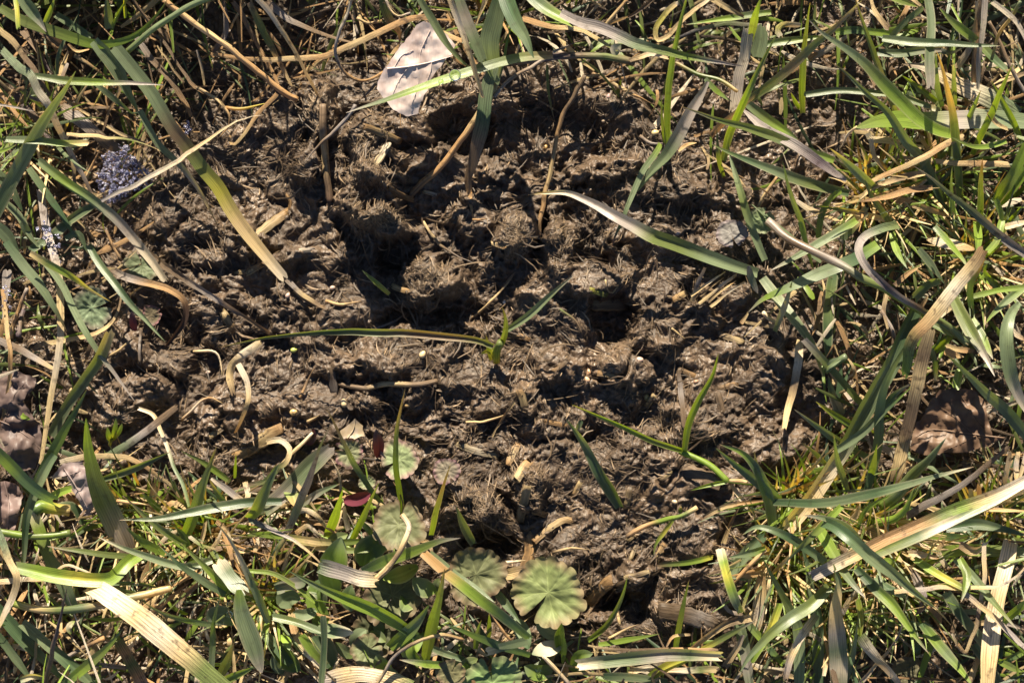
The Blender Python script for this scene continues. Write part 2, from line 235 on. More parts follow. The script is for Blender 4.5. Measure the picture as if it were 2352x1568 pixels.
# ------------------------------------------------------------------ every blade and stalk one can follow in the photograph
# section @ names the origin of its survey square; line: pigments base>tip (light and shade are painted into the broad horizontal blade's), width + form (p pointed, c blunt, l both ends, b broad to near the tip, t round stalk,
# T round and pointed), heights in mm along it (~ rides on the ground), then points base to tip.
TRACED = '''
@ 0 0
o>o>G>G>o 70p 20/22/28 0,50 150,135 430,230 600,285 720,288 860,250 960,180 1060,70 1110,-10
o>g>g 42t 18/24/30 760,420 830,350 900,290 1000,200 1200,70 1390,-15
g>g>p 78p 30/26 140,-20 200,60 250,130 305,212
G>y>G 38c 28/30 105,-20 115,60 125,190
g>g>w>s>p>b 66c 18/24/22/12/8 10,330 120,440 200,500 250,600 320,700 380,830 440,950 500,1080 610,1280
s>b>b 50c 14/10 -10,190 80,270 180,400 270,530 330,640
k>g>g>g 100p 16/28/40 -60,1460 110,1130 240,880 340,720 430,590 500,470
g>o>G>p>p 50p 22/26 230,500 400,528 560,540 750,548 900,550 1080,565
g>g>g>o 95p 22/14 620,270 760,430 850,610 915,745
g>g>g>p>s>b 50p 16/10/4 925,730 1030,930 1150,1050 1230,1140 1300,1230 1360,1330 1450,1520
g>g>g>b>o>y>s>s>w 92c 22/20/14/9/7 760,310 900,480 1020,640 1130,830 1230,960 1330,1100 1440,1230 1530,1390 1650,1560 1883,1840
p>w>s>w 32p 20/17/14 670,1330 830,1250 1000,1160 1100,1100 1300,980 1500,840 1640,775 1742,757
t>s>t>t 44t 24/16/7 1080,0 1250,130 1400,240 1550,350 1700,470 1850,600 1965,655
b>b>t 28c 10/8 1030,230 1110,320 1200,470 1270,560 1350,620 1480,690
p>b>b>t 48c 10/6 900,250 1000,390 1100,500 1200,640 1260,770
s>b 24c 12/8 1040,300 1120,430 1210,545
b>s>t>t 24T 8/10/6 1250,560 1370,620 1470,680 1520,760 1500,850 1400,960
t>t>s>t 36c 14/10/6 1830,620 1700,760 1600,900 1545,955 1512,925 1530,870
t>y 22T 9/12 1490,710 1600,720 1760,680
t>s>t>b 36c 13/10/6 670,360 740,480 790,560 770,650 720,750 680,870
s>y>t 20T 10/8 690,570 650,640 610,720
s>t>t 30c 12/9 490,370 600,430 690,500 740,580
t>s>t 28c 18/14 450,290 510,340 590,330
b>p>b>b 92c 5/8/5 390,700 550,810 680,930 780,990
g>g>G>s 48c 24/26 40,920 300,935 450,948 585,942
s>s>o>s 28p 20/20 440,895 600,890 700,910 900,930 1060,1000
p>p 18p 20/20 -20,688 120,710 235,735
g>G>g>p>w>w 62c 18/16/10/6 255,1060 420,1190 570,1290 740,1420 880,1570 1000,1720 1090,1855
g>k>k 52p 12/8 190,1110 290,1250 420,1440 520,1600
g>g>g 52p 14/10 30,1330 130,1430 200,1560 260,1640
p>p>p>s>s>w>s>s>s 64c 8/14/14/10 265,1250 300,1486 340,1616 370,1736 395,1886 402,2086 390,2286 350,2536 310,2786 265,3060
G>G>o 28p 22/26 -30,1010 50,985 110,955
b>p>b>b 62c 8/12/6 -20,40 100,110 300,220 430,310
b>b>v 66c 4/6 150,200 250,330 330,470
g>g 62p 12/20 720,190 715,100 700,-20
G>G>o 24p 14/26 740,180 800,60 860,-30
G>y 22p 16/26 828,120 822,40 815,-30
g>k>g 52c 10/8 370,100 480,170 600,245
k>g 32p 8/18 380,490 400,340 515,95
b>b 22t 14/8 860,-20 950,110 1010,210
o>G>o 40p 14/24 290,180 330,80 365,-20
b>p>b 54c 5/5 1470,-10 1490,200 1400,340
b>b>t>t 38c 12/8/5 1540,10 1640,180 1700,300 1840,560
b>s>b 30c 4/8 330,560 480,690 650,790 830,900 960,950
b>p 40c 4/6 60,560 200,640 330,690
v>b>v 60c 3/5 100,620 250,800 350,960
g>k 44p 12/6 640,560 800,690 880,760
p>b>p 34c 5/8 450,420 420,480 390,560
b>b 26t 3/3 1000,600 1180,900 1220,1130
s>t>b 24T 4/8 560,1180 620,1060 660,980
t>s>b 26c 6/4 420,1390 540,1480 640,1600
s>b>p 34c 8/5 480,1060 490,1200 530,1280
g>g>k 70p 14/8 -20,1140 80,1260 150,1400
k>g>k 58c 6/8 330,1560 480,1440 620,1350
p>s 24c 8/6 1300,330 1330,430 1350,560
s>s>b 26c 10/6 1620,20 1560,110 1520,200
@ 574.2 0
w>w>s>s>s>b 46c 28/18/6 30,-30 130,80 250,260 350,440 420,570 475,680
b>o>o>t>s>t 50p 18/10/4 -10,20 60,150 130,290 200,430 320,655
t>t>s>t>s>t>t 54c 8/10/12/14/16 -260,355 0,390 250,390 400,380 520,360 640,310 800,240 1000,140 1170,108
b>p>b>b>b 58c 14/10/8 110,10 220,100 400,190 600,262 690,285
w>w>p>p>t>t>t 23t 30/24/16/9 672,-20 650,60 590,220 558,330 580,400 650,490 740,530 820,510 880,475
b>o>g>G>G>g>p 74p 20/24/27/24 2000,368 1816,380 1640,420 1500,460 1340,512 1100,590 900,660 760,705 635,745
p>p>b>p 30T 14/11/8 695,690 640,780 540,880 460,960 355,1075
g>g>g>o 52p 34/28/20 1110,-20 1200,130 1290,280 1390,400 1490,480
s>w>s>s>s 46c 38/32/24 1315,-20 1380,150 1440,330 1490,500 1535,645
g>p>g>g 76c 32/26 1370,-20 1440,160 1540,410
k>g>g>o>g 150l 24/20/16 1650,-60 1620,100 1580,270 1600,430 1640,560
g>g>k>b>b>t>t 104p 18/14/6/1 1610,440 1560,600 1535,800 1500,950 1470,1080 1440,1180 1450,1290 1470,1445
t>t 18T ~1/~2 1470,1448 1520,1450 1570,1440
b>t>t>t>s>s>o>G>G 50T 1/5/10/16/24 1055,1300 1130,1220 1250,1110 1350,990 1440,860 1530,720 1610,600 1660,450 1700,280 1730,115
o>o>b>t>t 72p 16/10/5 870,-20 920,120 990,220 980,320
b>b>p 18t 10/12 660,80 690,160 712,225
p>s>p 18t 20/18 890,-10 920,60 980,110 1060,88
s>s 42c 30/24 1565,-20 1500,170
t>t>s>t 42c 12/10 1150,60 1220,180 1300,230 1400,270
b>b>s>b>d 56t ~2/~3/~2 478,690 482,900 500,1100 530,1340
t>s>b 26c 6/4 990,300 930,370 900,450
s>s>t 24t 8/6 705,120 780,155 870,140
b>p>b 20T 6/4 830,550 770,620 730,660
@ 1148.4 0
p>p>p>g>o>G>p>p 78p 36/34/32/30 398,90 520,150 650,185 760,230 900,290 1100,340 1300,382 1480,415 1612,436
k>g>G>G 84c 26/30 180,-40 300,60 400,120 480,160
k>k>g>k 112p 26/36/40 20,-60 100,130 170,250 225,385
t>t>s>s>o 48c 18/14/10 150,120 330,172 500,190 620,240 745,325
b>b>v>b>o>b 56t 10/10/8 -60,425 200,400 400,372 600,370 750,380 890,412
b>s>w>s 36c 10/8 855,400 920,380 1000,360 1110,385
p>b>p>b 30T 14/14/10 -40,640 60,530 200,450 350,350 550,255
t>s 30c 14/12 640,172 740,150 840,118
b>s>t 25t 12/16 655,245 720,130 850,-10
b>b 30c 8/10 840,112 900,80 1030,-15
s>y>s>s>s>w 42c 14/12/16 1165,25 1090,90 1030,180 1040,262 1120,235 1180,160 1300,60 1410,-20
s>s>b 42c 16/14 1390,-10 1500,50 1610,110
G>G>G>G>o 48p 2/20/34/50 1108,965 1108,700 1130,450 1170,250 1230,0 1255,-90
G>o>o 24p 1/10/18 1088,950 1072,800 1068,615
p>p>p>g>g>g 84l 24/20/14/10 1375,540 1320,640 1250,760 1180,900 1100,1030 1000,1140 905,1265
G>g>g>g>k>m 44p 5/12/16/12 1060,950 1030,1010 950,1120 880,1270 820,1420 760,1570 738,1645
g>g>g>o>o>p>p>p>w>s 92p 6/10/16/16/10/5 1700,1805 1500,1745 1330,1680 1150,1610 1000,1556 880,1490 750,1420 600,1335 450,1275 330,1272 185,1285
b>t>s>t>b>b 34t 2/4/7/11 250,1570 290,1330 330,1150 360,950 400,800 480,650 555,495
o>o>b 20p 8/2 310,430 320,620 362,805
t>b>s>t>b 34T ~2/~3/~2 595,430 620,490 740,550 880,620 1030,695
o>G 27p ~0/~6 775,625 800,505
w>w>p>w 84c 16/10/6 1640,185 1620,350 1580,520 1545,745
o>o>G>o 52p 12/26/34 1655,260 1675,160 1690,90 1730,-30
o>G>G>o>G 54p 3/14/30/36 1475,1060 1510,900 1560,780 1630,620 1720,430 1830,220
t>t>s>o>o 48c 4/10/16/20 1390,900 1460,830 1530,770 1620,690 1720,600 1840,515
G>o>o 32p ~0/8/16 1478,1170 1445,1050 1433,845
g>g>o>g>g 56p 8/12/9 1745,1720 1660,1500 1600,1300 1540,1100 1505,950
b>s>t 26t 4/8 1690,1390 1750,1290 1830,1165
s>o>o>s 26t 8/12 1130,395 1300,490 1450,530 1570,605
G>g>G>G>g 44p 12/16 1790,85 1600,110 1400,140 1225,165
p>o>p>p 32p 10/14 1730,165 1450,160 1250,222 1040,305
g>g 95c 10/12 1700,370 1720,270 1725,180
w>s>b 34c ~4/~9 1430,330 1470,260 1530,205
g>G>g 42p 12/9 1355,520 1430,600 1535,675
s>t>s 34l ~2/~3 1180,1000 1230,960 1300,945
t>b 26c ~2/~4 1280,900 1350,880 1440,855
b>p>b 24T ~1/~2 920,900 1000,950 1120,945
b>s 20T ~1/~4 1060,820 1080,900
t>b 24t ~2/~4 430,340 520,270 570,240
s>b 30c ~1/~4 1330,960 1380,1050 1370,1120
@ 1720.4 0
o>G>o>o>o 50p 2/14/28/40 352,745 345,550 362,300 390,100 406,20
G>G 32p 2/9 335,720 305,670 275,610
o>o>b>o>b>p 64p 8/18/32/44 -40,690 100,590 250,470 420,310 560,190 680,70 745,5
G>G>G>G>o>g>g>p 90p 14/22/34/46 1350,890 1240,860 1120,790 1000,670 880,550 750,410 620,310 500,230 398,138
k>k>g>g>o>g>v 64p 4/14/28/38 1325,1410 1250,1260 1150,1060 1050,950 920,750 780,620 650,490 542,412
o>p>o>o>b 44p 8/22/42 975,760 920,620 850,430 760,180 690,-30
g>g>o>g 44c 10/14 365,625 550,600 750,605 950,630 1190,700
g>g>p>G>G>o 130b 10/14/22 1840,805 1600,790 1350,795 1150,800 1000,790 850,805 705,845
s>w>s 20T 22/16/12 712,838 660,880 620,950 588,992
g>g>w>s>w>b 132p 4/7/8 1780,760 1600,655 1450,590 1300,520 1150,445 1010,425
g>g>g>p 64c 22/26 1175,-20 1200,150 1190,350 1202,575
o>G>o>G 62p 16/24 1500,270 1350,150 1250,50
g>g>k>g>g 56p 22/30 880,255 1100,280 1300,285 1500,300 1660,306
g>g>o 42c 16/26 890,310 970,210 1060,120 1150,50
g>g>p 54c 8/10 850,345 1000,352 1150,330 1290,320
p>w>p>w 44c 30/26/20 1555,-20 1545,200 1520,400 1514,590
w>w>p 38c 28/26 1610,10 1690,70 1760,140 1840,290
b>b>p 30t 14/10 1590,140 1700,380 1830,620
s>p>s>w 52c 8/20 1370,450 1450,330 1500,150 1505,10
t>b>t>p 42c 10/22 1480,545 1490,350 1520,100 1540,-20
g>s>g 22t 10/30 1600,395 1650,230 1730,120 1790,10
o>k>k>o>t>t>t 64p 2/20/38/50 1392,1320 1370,1000 1340,750 1300,560 1262,400 1236,335
o>g>p 38p 4/28 1358,700 1350,500 1342,385
k>g>k 44p 6/28 1275,705 1240,550 1228,350
G>G>G>o 48p 4/20/38 1475,1020 1520,920 1600,750 1660,600 1745,415
G>G>o 38p 6/28 1415,840 1480,720 1532,595
G>G>o 44p 6/28 1795,940 1750,820 1680,680 1598,525
G>o>G 42p 6/18 1240,670 1100,560 1008,498
t>s>s 44c 20/12 1575,745 1640,820 1710,855
G>G>o 38p 14/24 1700,935 1560,966 1450,960 1335,908
w>s>s>s 52c 18/14/12 780,880 810,922 930,930 1050,970 1160,972
w>s>s>b 46c 18/10 800,915 820,1020 880,1110 940,1170
s>t>s>t>s 46c 14/20/16 1420,905 1300,950 1150,1040 950,1130 735,1225
s>b>s>s 52c 12/18 1160,1140 950,1190 800,1250 735,1315
b>s>s>t>s 48c 10/15 950,1040 1200,1060 1450,1080 1720,1082
t>t>t>b 48p 14/20 1210,1235 1050,1260 880,1310 705,1333
t>s>t>s 62c 8/12 955,1310 1150,1370 1330,1420 1520,1455
w>s>s 38c 8/8 308,1330 450,1400 610,1465
s>s>o>o 42p 10/13 900,1445 750,1410 600,1380 415,1358
k>g>k 38p 4/20/34 375,1620 350,1480 280,1280 222,1065
o>g>g>s 60p 14/32 840,1250 770,1190 650,1080 535,980
o>o>k 44p 8/22 940,1490 880,1400 810,1300 765,1185
p>p>g>g>p 64p 16/30 1850,1700 1640,1540 1480,1400 1330,1280 1200,1170 1080,1090
g>k>g 34p 6/26 1375,1570 1340,1300 1342,1100
G>G>o>m 48p 4/28 1512,1580 1530,1250 1546,1045
G>o>G>G 76c 10/24 1635,1330 1680,1250 1750,1150 1840,950
G>G>G 64c 8/18 1650,1340 1720,1270 1850,1090
G>G>o 44p 16/8 1630,1315 1670,1450 1640,1570
G>G 28p 6/18 1700,1490 1800,1360
G>G>o 38p 6/20 1320,1580 1230,1495
G>o>G 42c 6/12/18 455,1575 480,1420 540,1310 610,1258
g>o>s>g 74c 8/12 610,1570 700,1470 780,1385
s>w>s 54c 14/14 1690,1500 1760,1485 1840,1465
p>v>p>p>p 84l 16/20/18 640,1195 450,1065 300,960 120,860 -50,720
k>o>g>k>o 70p 12/20/24 660,1275 400,1212 150,1122 -100,1022 -250,950
G>g>o>o>p 62p 16/22/30 560,1060 340,985 170,905 0,845 -210,790 -450,702
g>o>G>g 70p 18/12 -10,690 120,790 260,880 330,930
G>k>G>G 50c 8/12 570,215 700,200 860,215 960,230
s>s>b 46c 20/20 800,-20 830,80 920,190
G>o>G 46p 10/20 930,-20 1040,20 1120,50
s>b>p 40c 26/22 1060,-20 1150,60 1210,170
k>o>G 54p 10/14 80,300 200,280 440,250 520,245
w>y>s>w 50c 16/18/12 210,240 190,200 230,165 340,170
p>k>p 36p 8/14 1180,280 1320,350 1480,280
o>k>g 60c 6/8 1540,310 1620,400 1700,470
b>s>b 34c 5/7 1600,570 1700,530 1830,480
g>s>g 40c 8/10 1050,640 1150,690 1260,730
@ 0 516.8
p>b>b>p>b>b 62c ~5/~3/~2 760,100 960,180 1200,340 1450,500 1650,630 1840,745
s>o>G>y>p>s 50p 24/22/14 200,183 350,270 480,340 600,430 735,512
k>g>k>g>g 58p 8/16/18 590,130 650,240 750,370 850,500 960,620 1092,768
k>g>g>g>b 68p 20/20/14 40,110 150,260 250,380 340,520 400,620 442,705
g>g>g>g>p>p 48p 16/18/12 270,220 400,380 480,540 570,720 680,880 780,1010 892,1162
g>g>k 84p 18/12 -30,0 60,90 135,205
k>g>k 64c 10/8 200,170 320,90 450,-10
g>g>k 52p 14/8 140,-20 190,60 230,140
b>s>s>s>b>s 42c 4/9/6 215,835 280,790 450,760 620,720 730,650 790,540 802,350
p>b>p>s 56c 12/9 -20,755 150,830 355,945
t>s>t>s>t 36c 8/14/8 20,420 40,650 65,850 60,1050 5,1340
p>p>p 72c 6/8 50,300 40,450 25,610
p>t>t>s 30t 10/5 175,415 120,570 65,745
g>g>g>o>s 78c 5/12/20 335,1395 450,1180 560,1020 660,870 732,693
k>k>G>k>o 68p 14/22/28 240,1700 300,1590 400,1400 500,1220 577,1078
g>g>p>b>b 62c 10/14 690,1545 850,1440 1000,1330 1165,1198
w>s>w>g>g>o 27c 6/10/16 915,1210 1010,1250 1060,1350 1110,1470 1150,1590 1210,1705 1255,1860
s>w>s>s>b 72c ~9/~7/~4 1720,770 1600,860 1540,920 1520,990 1545,1110
w>w>s>s>t 52c ~12/~8/~2 1575,915 1630,1030 1640,1150 1600,1280 1555,1370
s>w>s 20T ~3/~4/~1 1275,832 1400,830 1450,880 1468,1005
t>w>t>s 23T ~2/~5/~2 1205,1295 1290,1190 1390,1145 1485,1182
b>p>t>t>d>d>d 62c 6/8/6/3 730,290 850,350 1000,390 1120,430 1210,500 1220,620 1150,730 1095,795
b>p>b 24t 2/4 930,680 920,780 925,920
s>b 22c 2/8 860,460 920,420 960,400
v>b>v 44t 4/8 150,560 130,640 120,740
b>s>b 26T 4/7 690,880 800,820 890,730
k>g>k 46p 10/5 430,90 520,60 580,190
b>t>b 22t 5/5 700,30 740,130 800,230
@ 574.2 516.8
b>p>s>b>b 42c ~3/~1 225,345 330,440 430,510 510,555
b>b>s>b>b 42t ~1/~3/~1 590,1050 750,1080 900,1050 1100,1055 1235,1028
s>s>b 19T ~3/~5 1425,1300 1560,1290 1680,1250 1745,1175
s>t>s 24c ~3/~6 1598,1398 1660,1290 1745,1168
k>k>g>b>v 38p 3/18/34 885,1850 800,1745 700,1595 640,1480 560,1320 498,1198
G>G>G>o>b>v 38p 2/20/40 1010,1900 985,1740 962,1568 970,1350 1000,1200 1026,1075
p>g>p>p>o>p 64p 8/16/24 245,2030 310,1885 380,1705 430,1560 470,1450 535,1305
s>w>s>o>o>b 46c 12/14/10 110,1430 200,1420 260,1480 240,1560 190,1600 100,1690 -10,1710
s>s>w 27t 8/6 210,1580 320,1460 412,1368
s>b>t 26T ~1/~2 290,430 400,520 500,540
t>s>t 24T ~1/~2 500,500 620,525 740,500
s>b 24T ~1/~3 380,1300 440,1270 480,1240
b>s>b 22T ~1/~4 1450,620 1530,560 1660,440 1750,320
s>b>p 22T ~1/~3 1140,-20 1220,90 1360,190 1490,262
p>b 24T ~1/~2 780,700 900,660 1060,570
t>b>t 22T ~2/~4 330,1140 380,1030 430,940
@ 1148.4 516.8
k>k>k>g>k 78p 2/12/24 790,1860 720,1740 650,1630 560,1460 500,1370 437,1283
k>g>g>p>b 34p 14/10 540,1290 520,1330 510,1350 500,1380
p>g>p 56l 16/10 1640,270 1660,350 1705,450
b>b 46c ~3/~5 1330,392 1400,440 1460,485
o>b>b 20T ~1/~2 395,555 500,640 545,725
s>s 17T ~2/~3 1135,680 1180,720 1225,755
s>b>s>b 12t ~1/~2 695,360 705,420 740,450 795,375
w>s>s 32t ~5/~3 1735,575 1780,620 1830,650
s>b>s 36c ~4/~3 1620,640 1730,660 1830,670
t>s>s 36c ~5/~2 1590,650 1625,600 1650,550
s>p>b 34c ~2/~6 1265,505 1300,400 1350,280
b>p>b>b 44c ~2/~1 1175,960 1195,1130 1210,1240 1220,1330
b>b 24T ~1/~3 20,420 60,360 100,310
@ 1720.4 516.8
g>o>o>o>p>b>p 52t 14/24/32/28/22 1440,785 1330,680 1200,600 1000,490 880,410 750,350 600,260 400,160 250,80 120,-30
o>g>p>p>p>v>p>b>o>g 72c 24/34/36/30/24 980,0 860,28 765,80 725,160 775,270 880,380 980,460 1100,530 1210,605 1330,690
G>g>g>g>p 64p 12/24 710,-30 620,30 450,130 280,230 140,303
G>G>o 38p 18/6 335,-20 390,170 432,320
G>k>g>g>g>G>p 90p 16/22/20/12 850,130 720,215 620,260 450,330 250,420 90,490 -5,575
k>o>k>k 84c 4/8 555,320 530,500 515,700 522,860
t>b>t 54p 3/6 485,440 460,600 418,728
g>o>g>g>G>s 78p 6/12/8 90,350 200,500 320,650 430,820 492,1010
o>p>o 42p 10/22 170,700 240,520 285,365
s>w>b>s>s 62c ~4/~8 342,765 310,1000 260,1200 228,1345
p>o>o>o 50c 18/10 360,755 500,900 600,1010 700,1130 765,1195
o>g 46t 14/18 505,965 570,912 645,865
g>p>g>k 70p 4/10 615,1260 560,1130 522,990
t>p>t 84c 3/6 615,1050 670,1130 735,1240
w>s>w>g>g>g>k>k 124c 6/12/20/22 230,2010 400,1800 560,1560 650,1420 750,1230 850,1050 950,870 1020,700 1100,545
k>o>k>o>k 68p 10/24/28 780,1750 850,1450 860,1250 900,1050 1000,850 1130,670
t>s>w>s>t>o>G 88c 42/38/32/24 1552,160 1480,270 1380,390 1280,520 1180,640 1100,720 1060,800 1045,900 1020,990
s>b>s>b>b>s>b 92c 26/20/12/8 1195,690 1150,870 1110,1060 1070,1250 1020,1450 980,1620 960,1720
t>t>o>G>G 46c 42/34/28 1552,165 1510,290 1460,400 1468,545
g>k>g>g>k 80p 14/24/30 1850,1410 1700,1230 1560,1100 1430,970 1305,855
o>o>o>p>p 86p 18/30 1330,450 1420,620 1500,760 1580,900 1624,1000
G>g>G>p 66p 16/26 1470,620 1560,780 1612,885
g>g>g>g>p>w 112l 30/38/34/26 1785,515 1720,600 1690,750 1710,950 1760,1100 1850,1270
G>g>G 54p 14/24 1840,390 1700,500 1600,600 1560,655
o>G>o 38c 20/24 1840,405 1650,430 1470,475
g>G>G>p 42p 24/38 1225,10 1330,130 1410,220 1466,305
s>w>s>t 74l 14/18 1175,90 1250,110 1350,130 1500,165
G>G>k 58p 10/26 1500,-20 1512,100 1500,215
G>o>G 48c 14/22 1670,-30 1640,100 1570,190
G>G>g 48p 8/18 945,50 980,180 1045,290
g>k>g 72c 12/18 1090,480 1180,390 1260,365
b>p>b 32t 6/6 868,565 940,680 962,745
s>b>s 40c 4/8 915,440 890,560 920,700
g>g>g>k>G 58p 14/24 580,1485 750,1370 870,1250 1065,1075
k>k>p 48p 14/22 885,1225 960,1120 1065,1045
g>o>g>g>p 54p 8/20 800,1540 600,1430 450,1330 295,1215
G>G>y 48p 6/18 700,1330 560,1250 440,1165
g>g>k 44p 6/18/30 650,1760 600,1600 572,1480 560,1385
o>o>b 32p 8/20 520,1590 430,1500 345,1435
s>s>t>b 44c 6/12 1300,800 1380,820 1490,830
g>k>G>w 36c 18/8 1200,820 1225,900 1232,1025
G>G 60c 12/8 1360,1080 1395,950
b>t>s 40c 10/12 960,400 1060,310 1150,260
g>g>k 64p 22/14 1120,160 1200,260 1290,390
s>t>b>s 46c 12/6 1180,470 1130,560 1110,640
w>s>p 70c 10/8 1230,600 1320,540 1420,480
g>o>k 50p 12/16 1180,640 1350,730 1450,790
G>G>o 44p 4/16 1230,830 1300,770 1370,730
t>t>s 60p 12/8 1290,830 1360,860 1420,870
s>b>b 50c 4/6 1560,420 1620,520 1580,620
s>w>t 60c 6/4 1680,640 1760,720 1830,760
k>G>k 40p 8/20 1640,420 1560,300 1600,240
@ 0 1022.7
b>p>o>o>G>G 145p 4/14/26/34 860,740 740,480 640,250 590,50 575,-80 568,-180
k>G>k>k>G 82c 28/22 -30,20 100,160 240,290 365,360
k>g>g>k>g>p 62p 20/22/16 360,60 320,120 250,260 180,450 160,650 143,920
w>G>o>g>g>k 90c 14/12/6 210,420 260,560 330,740 440,960 490,1080
s>y>G>k 86t 10/14 460,430 380,420 270,400 220,440
G>G 52c 14/18 345,335 400,310 475,288
o>G>o>G>o 48t 18/16 -20,565 200,600 350,595 465,578
g>g>s>s>w>s 62c 22/24/18 -30,520 60,760 112,870 80,1000 -10,1195
s>w>s>s>w>s 42c 14/18/16 -20,900 150,882 300,880 430,790 550,820 635,858
G>G>G>y>G>G>g 92c 12/20/22 930,715 850,765 770,850 700,885 500,880 300,850 80,800
o>o>o>b 42p 14/20 870,735 700,720 500,690 315,663
g>g>g>g>w 54p 16/24 1400,755 1250,800 1050,760 850,690 645,602
G>o>o>b 44p 14/30 1230,650 1100,580 950,460 820,335
G>G>o 54p 12/24 1090,715 950,640 825,535
G>G>o>o>b 76p 6/24/38 1205,630 1280,470 1340,270 1400,100 1433,5
k>k>g>k>g>g 64p 18/26 1860,365 1700,372 1550,388 1300,430 1050,480 790,492
k>g>k>g 54p 10/20 680,225 900,140 1125,42
w>s>s>t>s>t 44c 10/14/8 395,112 550,80 800,75 930,120 1050,210 1150,290 1235,405
k>g>k>g 48p 14/28 1490,985 1350,900 1200,800 1055,665
G>G>o>G 48p 12/22 1510,965 1450,910 1330,780 1195,640
g>g>p>p 48p 14/32 1775,1170 1720,1040 1640,850 1540,650 1425,505
w>g>g>g 105c 18/22 1440,765 1530,890 1605,970
G>g>g>g>p 135l 26/20 1580,950 1600,1100 1670,1300 1728,1500
s>w>s>w>s>o>o 150c 20/24/22/18 585,915 700,980 900,1120 1100,1280 1300,1450 1480,1600
G>s>o>g>s>g>s>s 54t 14/20/16 95,1038 250,1080 500,1080 700,1045 900,1000 1130,938
b>b>v>b 34T 8/30/46 285,1610 340,1400 400,1130 445,925
k>k>g>k 88p 10/4 -30,1050 150,1270 300,1420 470,1600
g>g>k>g 74c 12/8 150,1170 330,1330 500,1480 610,1580
k>g>k 60p 8/4 -20,1240 100,1400 230,1580
k>G>o>G>o 64p 10/20 420,1580 600,1430 720,1320 812,1205
o>t>o>t>p 94c 10/10 790,1290 870,1430 960,1600
g>G>g>g 44p 14/22 1410,1185 1250,1160 1080,1110 935,1028
G>G 27p 12/16 815,1138 700,1150 545,1138
o>o>b 42c 16/14 710,935 850,970 1020,992
g>k>g 32c 14/14 710,905 900,910 1030,932
t>s>t>t 42c 8/14 915,1095 1050,990 1200,890 1330,835
t>t>b 40c 8/12 1000,1110 1130,1000 1250,900
w>t>b>t 58c 10/12 1170,1065 1220,980 1330,895
g>g>G>g 44p 8/24 1395,1610 1405,1300 1415,1150 1455,990
o>o>b 64p 8/26 1430,1560 1500,1430 1545,1300
G>G>G 64p 14/20 1420,1580 1560,1510 1690,1458
w>p>p>s 54c 12/10 1402,212 1500,290 1615,375
o>G>o>o 42p 8/14 1520,235 1340,110 1195,35
G>G 22p 4/14 1550,215 1558,50
s>s>t 66c 4/10 990,450 1010,340 1035,240
w>s>s 40c 8/10 1300,720 1340,600 1355,500
s>w>t 36c 8/12 1180,560 1110,600 1050,660
s>s>w 40c 10/14 1380,700 1430,640 1460,560
s>t>s 44c 6/10 930,900 990,780 1010,690
t>s>w 46c 8/12 1430,500 1500,560 1540,640
t>t>b 50c 10/12 1480,560 1520,700 1545,800
s>t>s>t 44c 6/12 1060,440 1120,380 1190,390 1240,440
t>s 24T 12/12 770,365 880,380 990,392
G>G>o 46p 8/14 1060,430 1000,370 935,310
k>k>g 60c 6/10 560,520 480,400 350,420
b>p>b 40c 4/6 480,1450 620,1450 800,1465 930,1470
s>b>s 34c 4/6 330,980 420,1000 500,1060
p>b>t 36t 4/6 440,1400 560,1330 690,1270
g>w>g 44c 10/6 130,1550 210,1520 290,1530
s>b>b 30t 6/2 45,1080 60,1320 35,1570
G>k>G 44p 10/16 1250,660 1200,580 1150,530
w>G>s 30c 12/14 1250,600 1330,660 1420,680
g>G>g>g 44c 12/14 1240,790 1320,770 1390,755
s>t>t>s 44c 10/12 1160,840 1320,870 1420,900
s>s 30c 8/14 1600,880 1590,990
s>w>s>t 46c 8/10 1620,240 1640,330 1600,390
G>o>s 40p 12/18 1480,380 1420,290 1380,220
k>o>G>k 60p 14/24 1670,460 1740,330 1790,200 1830,120
@ 574.2 1022.7
g>p>g>g>p 116c 6/10 90,430 250,290 400,130 530,15
G>o>o>k>o 76p 14/32 -10,480 40,430 100,300 195,115
g>p>g>g 48p 8/18 330,395 450,315 595,252
G>G>G 64p 4/30 505,605 560,470 612,285
G>G>o>o 48p 5/34 655,665 730,500 800,350 853,245
G>o>b>v 42p 3/34 1195,590 1230,430 1280,260 1323,125
k>g>g 62p 2/14 1475,650 1410,530 1360,400
s>w>s>s>t 52c 8/14/8 270,470 350,430 430,460 500,530 590,595
t>s>w>s 42c 8/12 300,580 380,530 420,560 470,600
g>p>p>s>b 40c 18/22 -10,485 150,560 280,620 400,720 480,800
g>p>p>w>s 115c 22/26 460,790 600,830 720,870 838,885
s>w>s>b>s>s 42t 22/26/24 1005,455 1050,540 1010,650 940,770 825,885
o>G>s>o>G 46c 8/12 -10,575 250,600 500,640 810,628
o>s>o>o 42c 8/12 290,635 550,690 780,692
k>G>G>o>p 78p 12/24/28 745,832 900,760 1100,690 1250,630 1388,608
k>G>G>G>g>g 90p 14/24/30 1100,1255 950,1150 800,1070 600,990 420,910 255,825
t>t>G>G>k>G 74c 16/26/20 1140,705 1270,820 1400,920 1550,1040 1700,1150 1850,1275
g>g>g>g 58p 14/18 1185,710 1350,850 1480,930 1620,1038
G>o>G>o>b 74p 4/24/38 1155,1430 1200,1200 1250,1000 1285,810
G>G>g>G 88p 12/24 920,1330 1050,1220 1130,1130 1185,1050
s>p>b>s>t 27t 16/22/14 830,1580 950,1410 1100,1300 1250,1250 1410,1282
b>t>t 22t 14/12 1570,1100 1680,1230 1730,1290
G>k>G>k 54p 12/26 1850,1385 1650,1320 1450,1240 1275,1170
G>G>p 54p 12/24 1320,1448 1150,1440 985,1412
w>g>g>g 64c 16/18 1560,1360 1700,1320 1840,1285
s>t>s>w>s>s 64c 12/18 275,1110 300,1230 360,1350 470,1460 570,1560
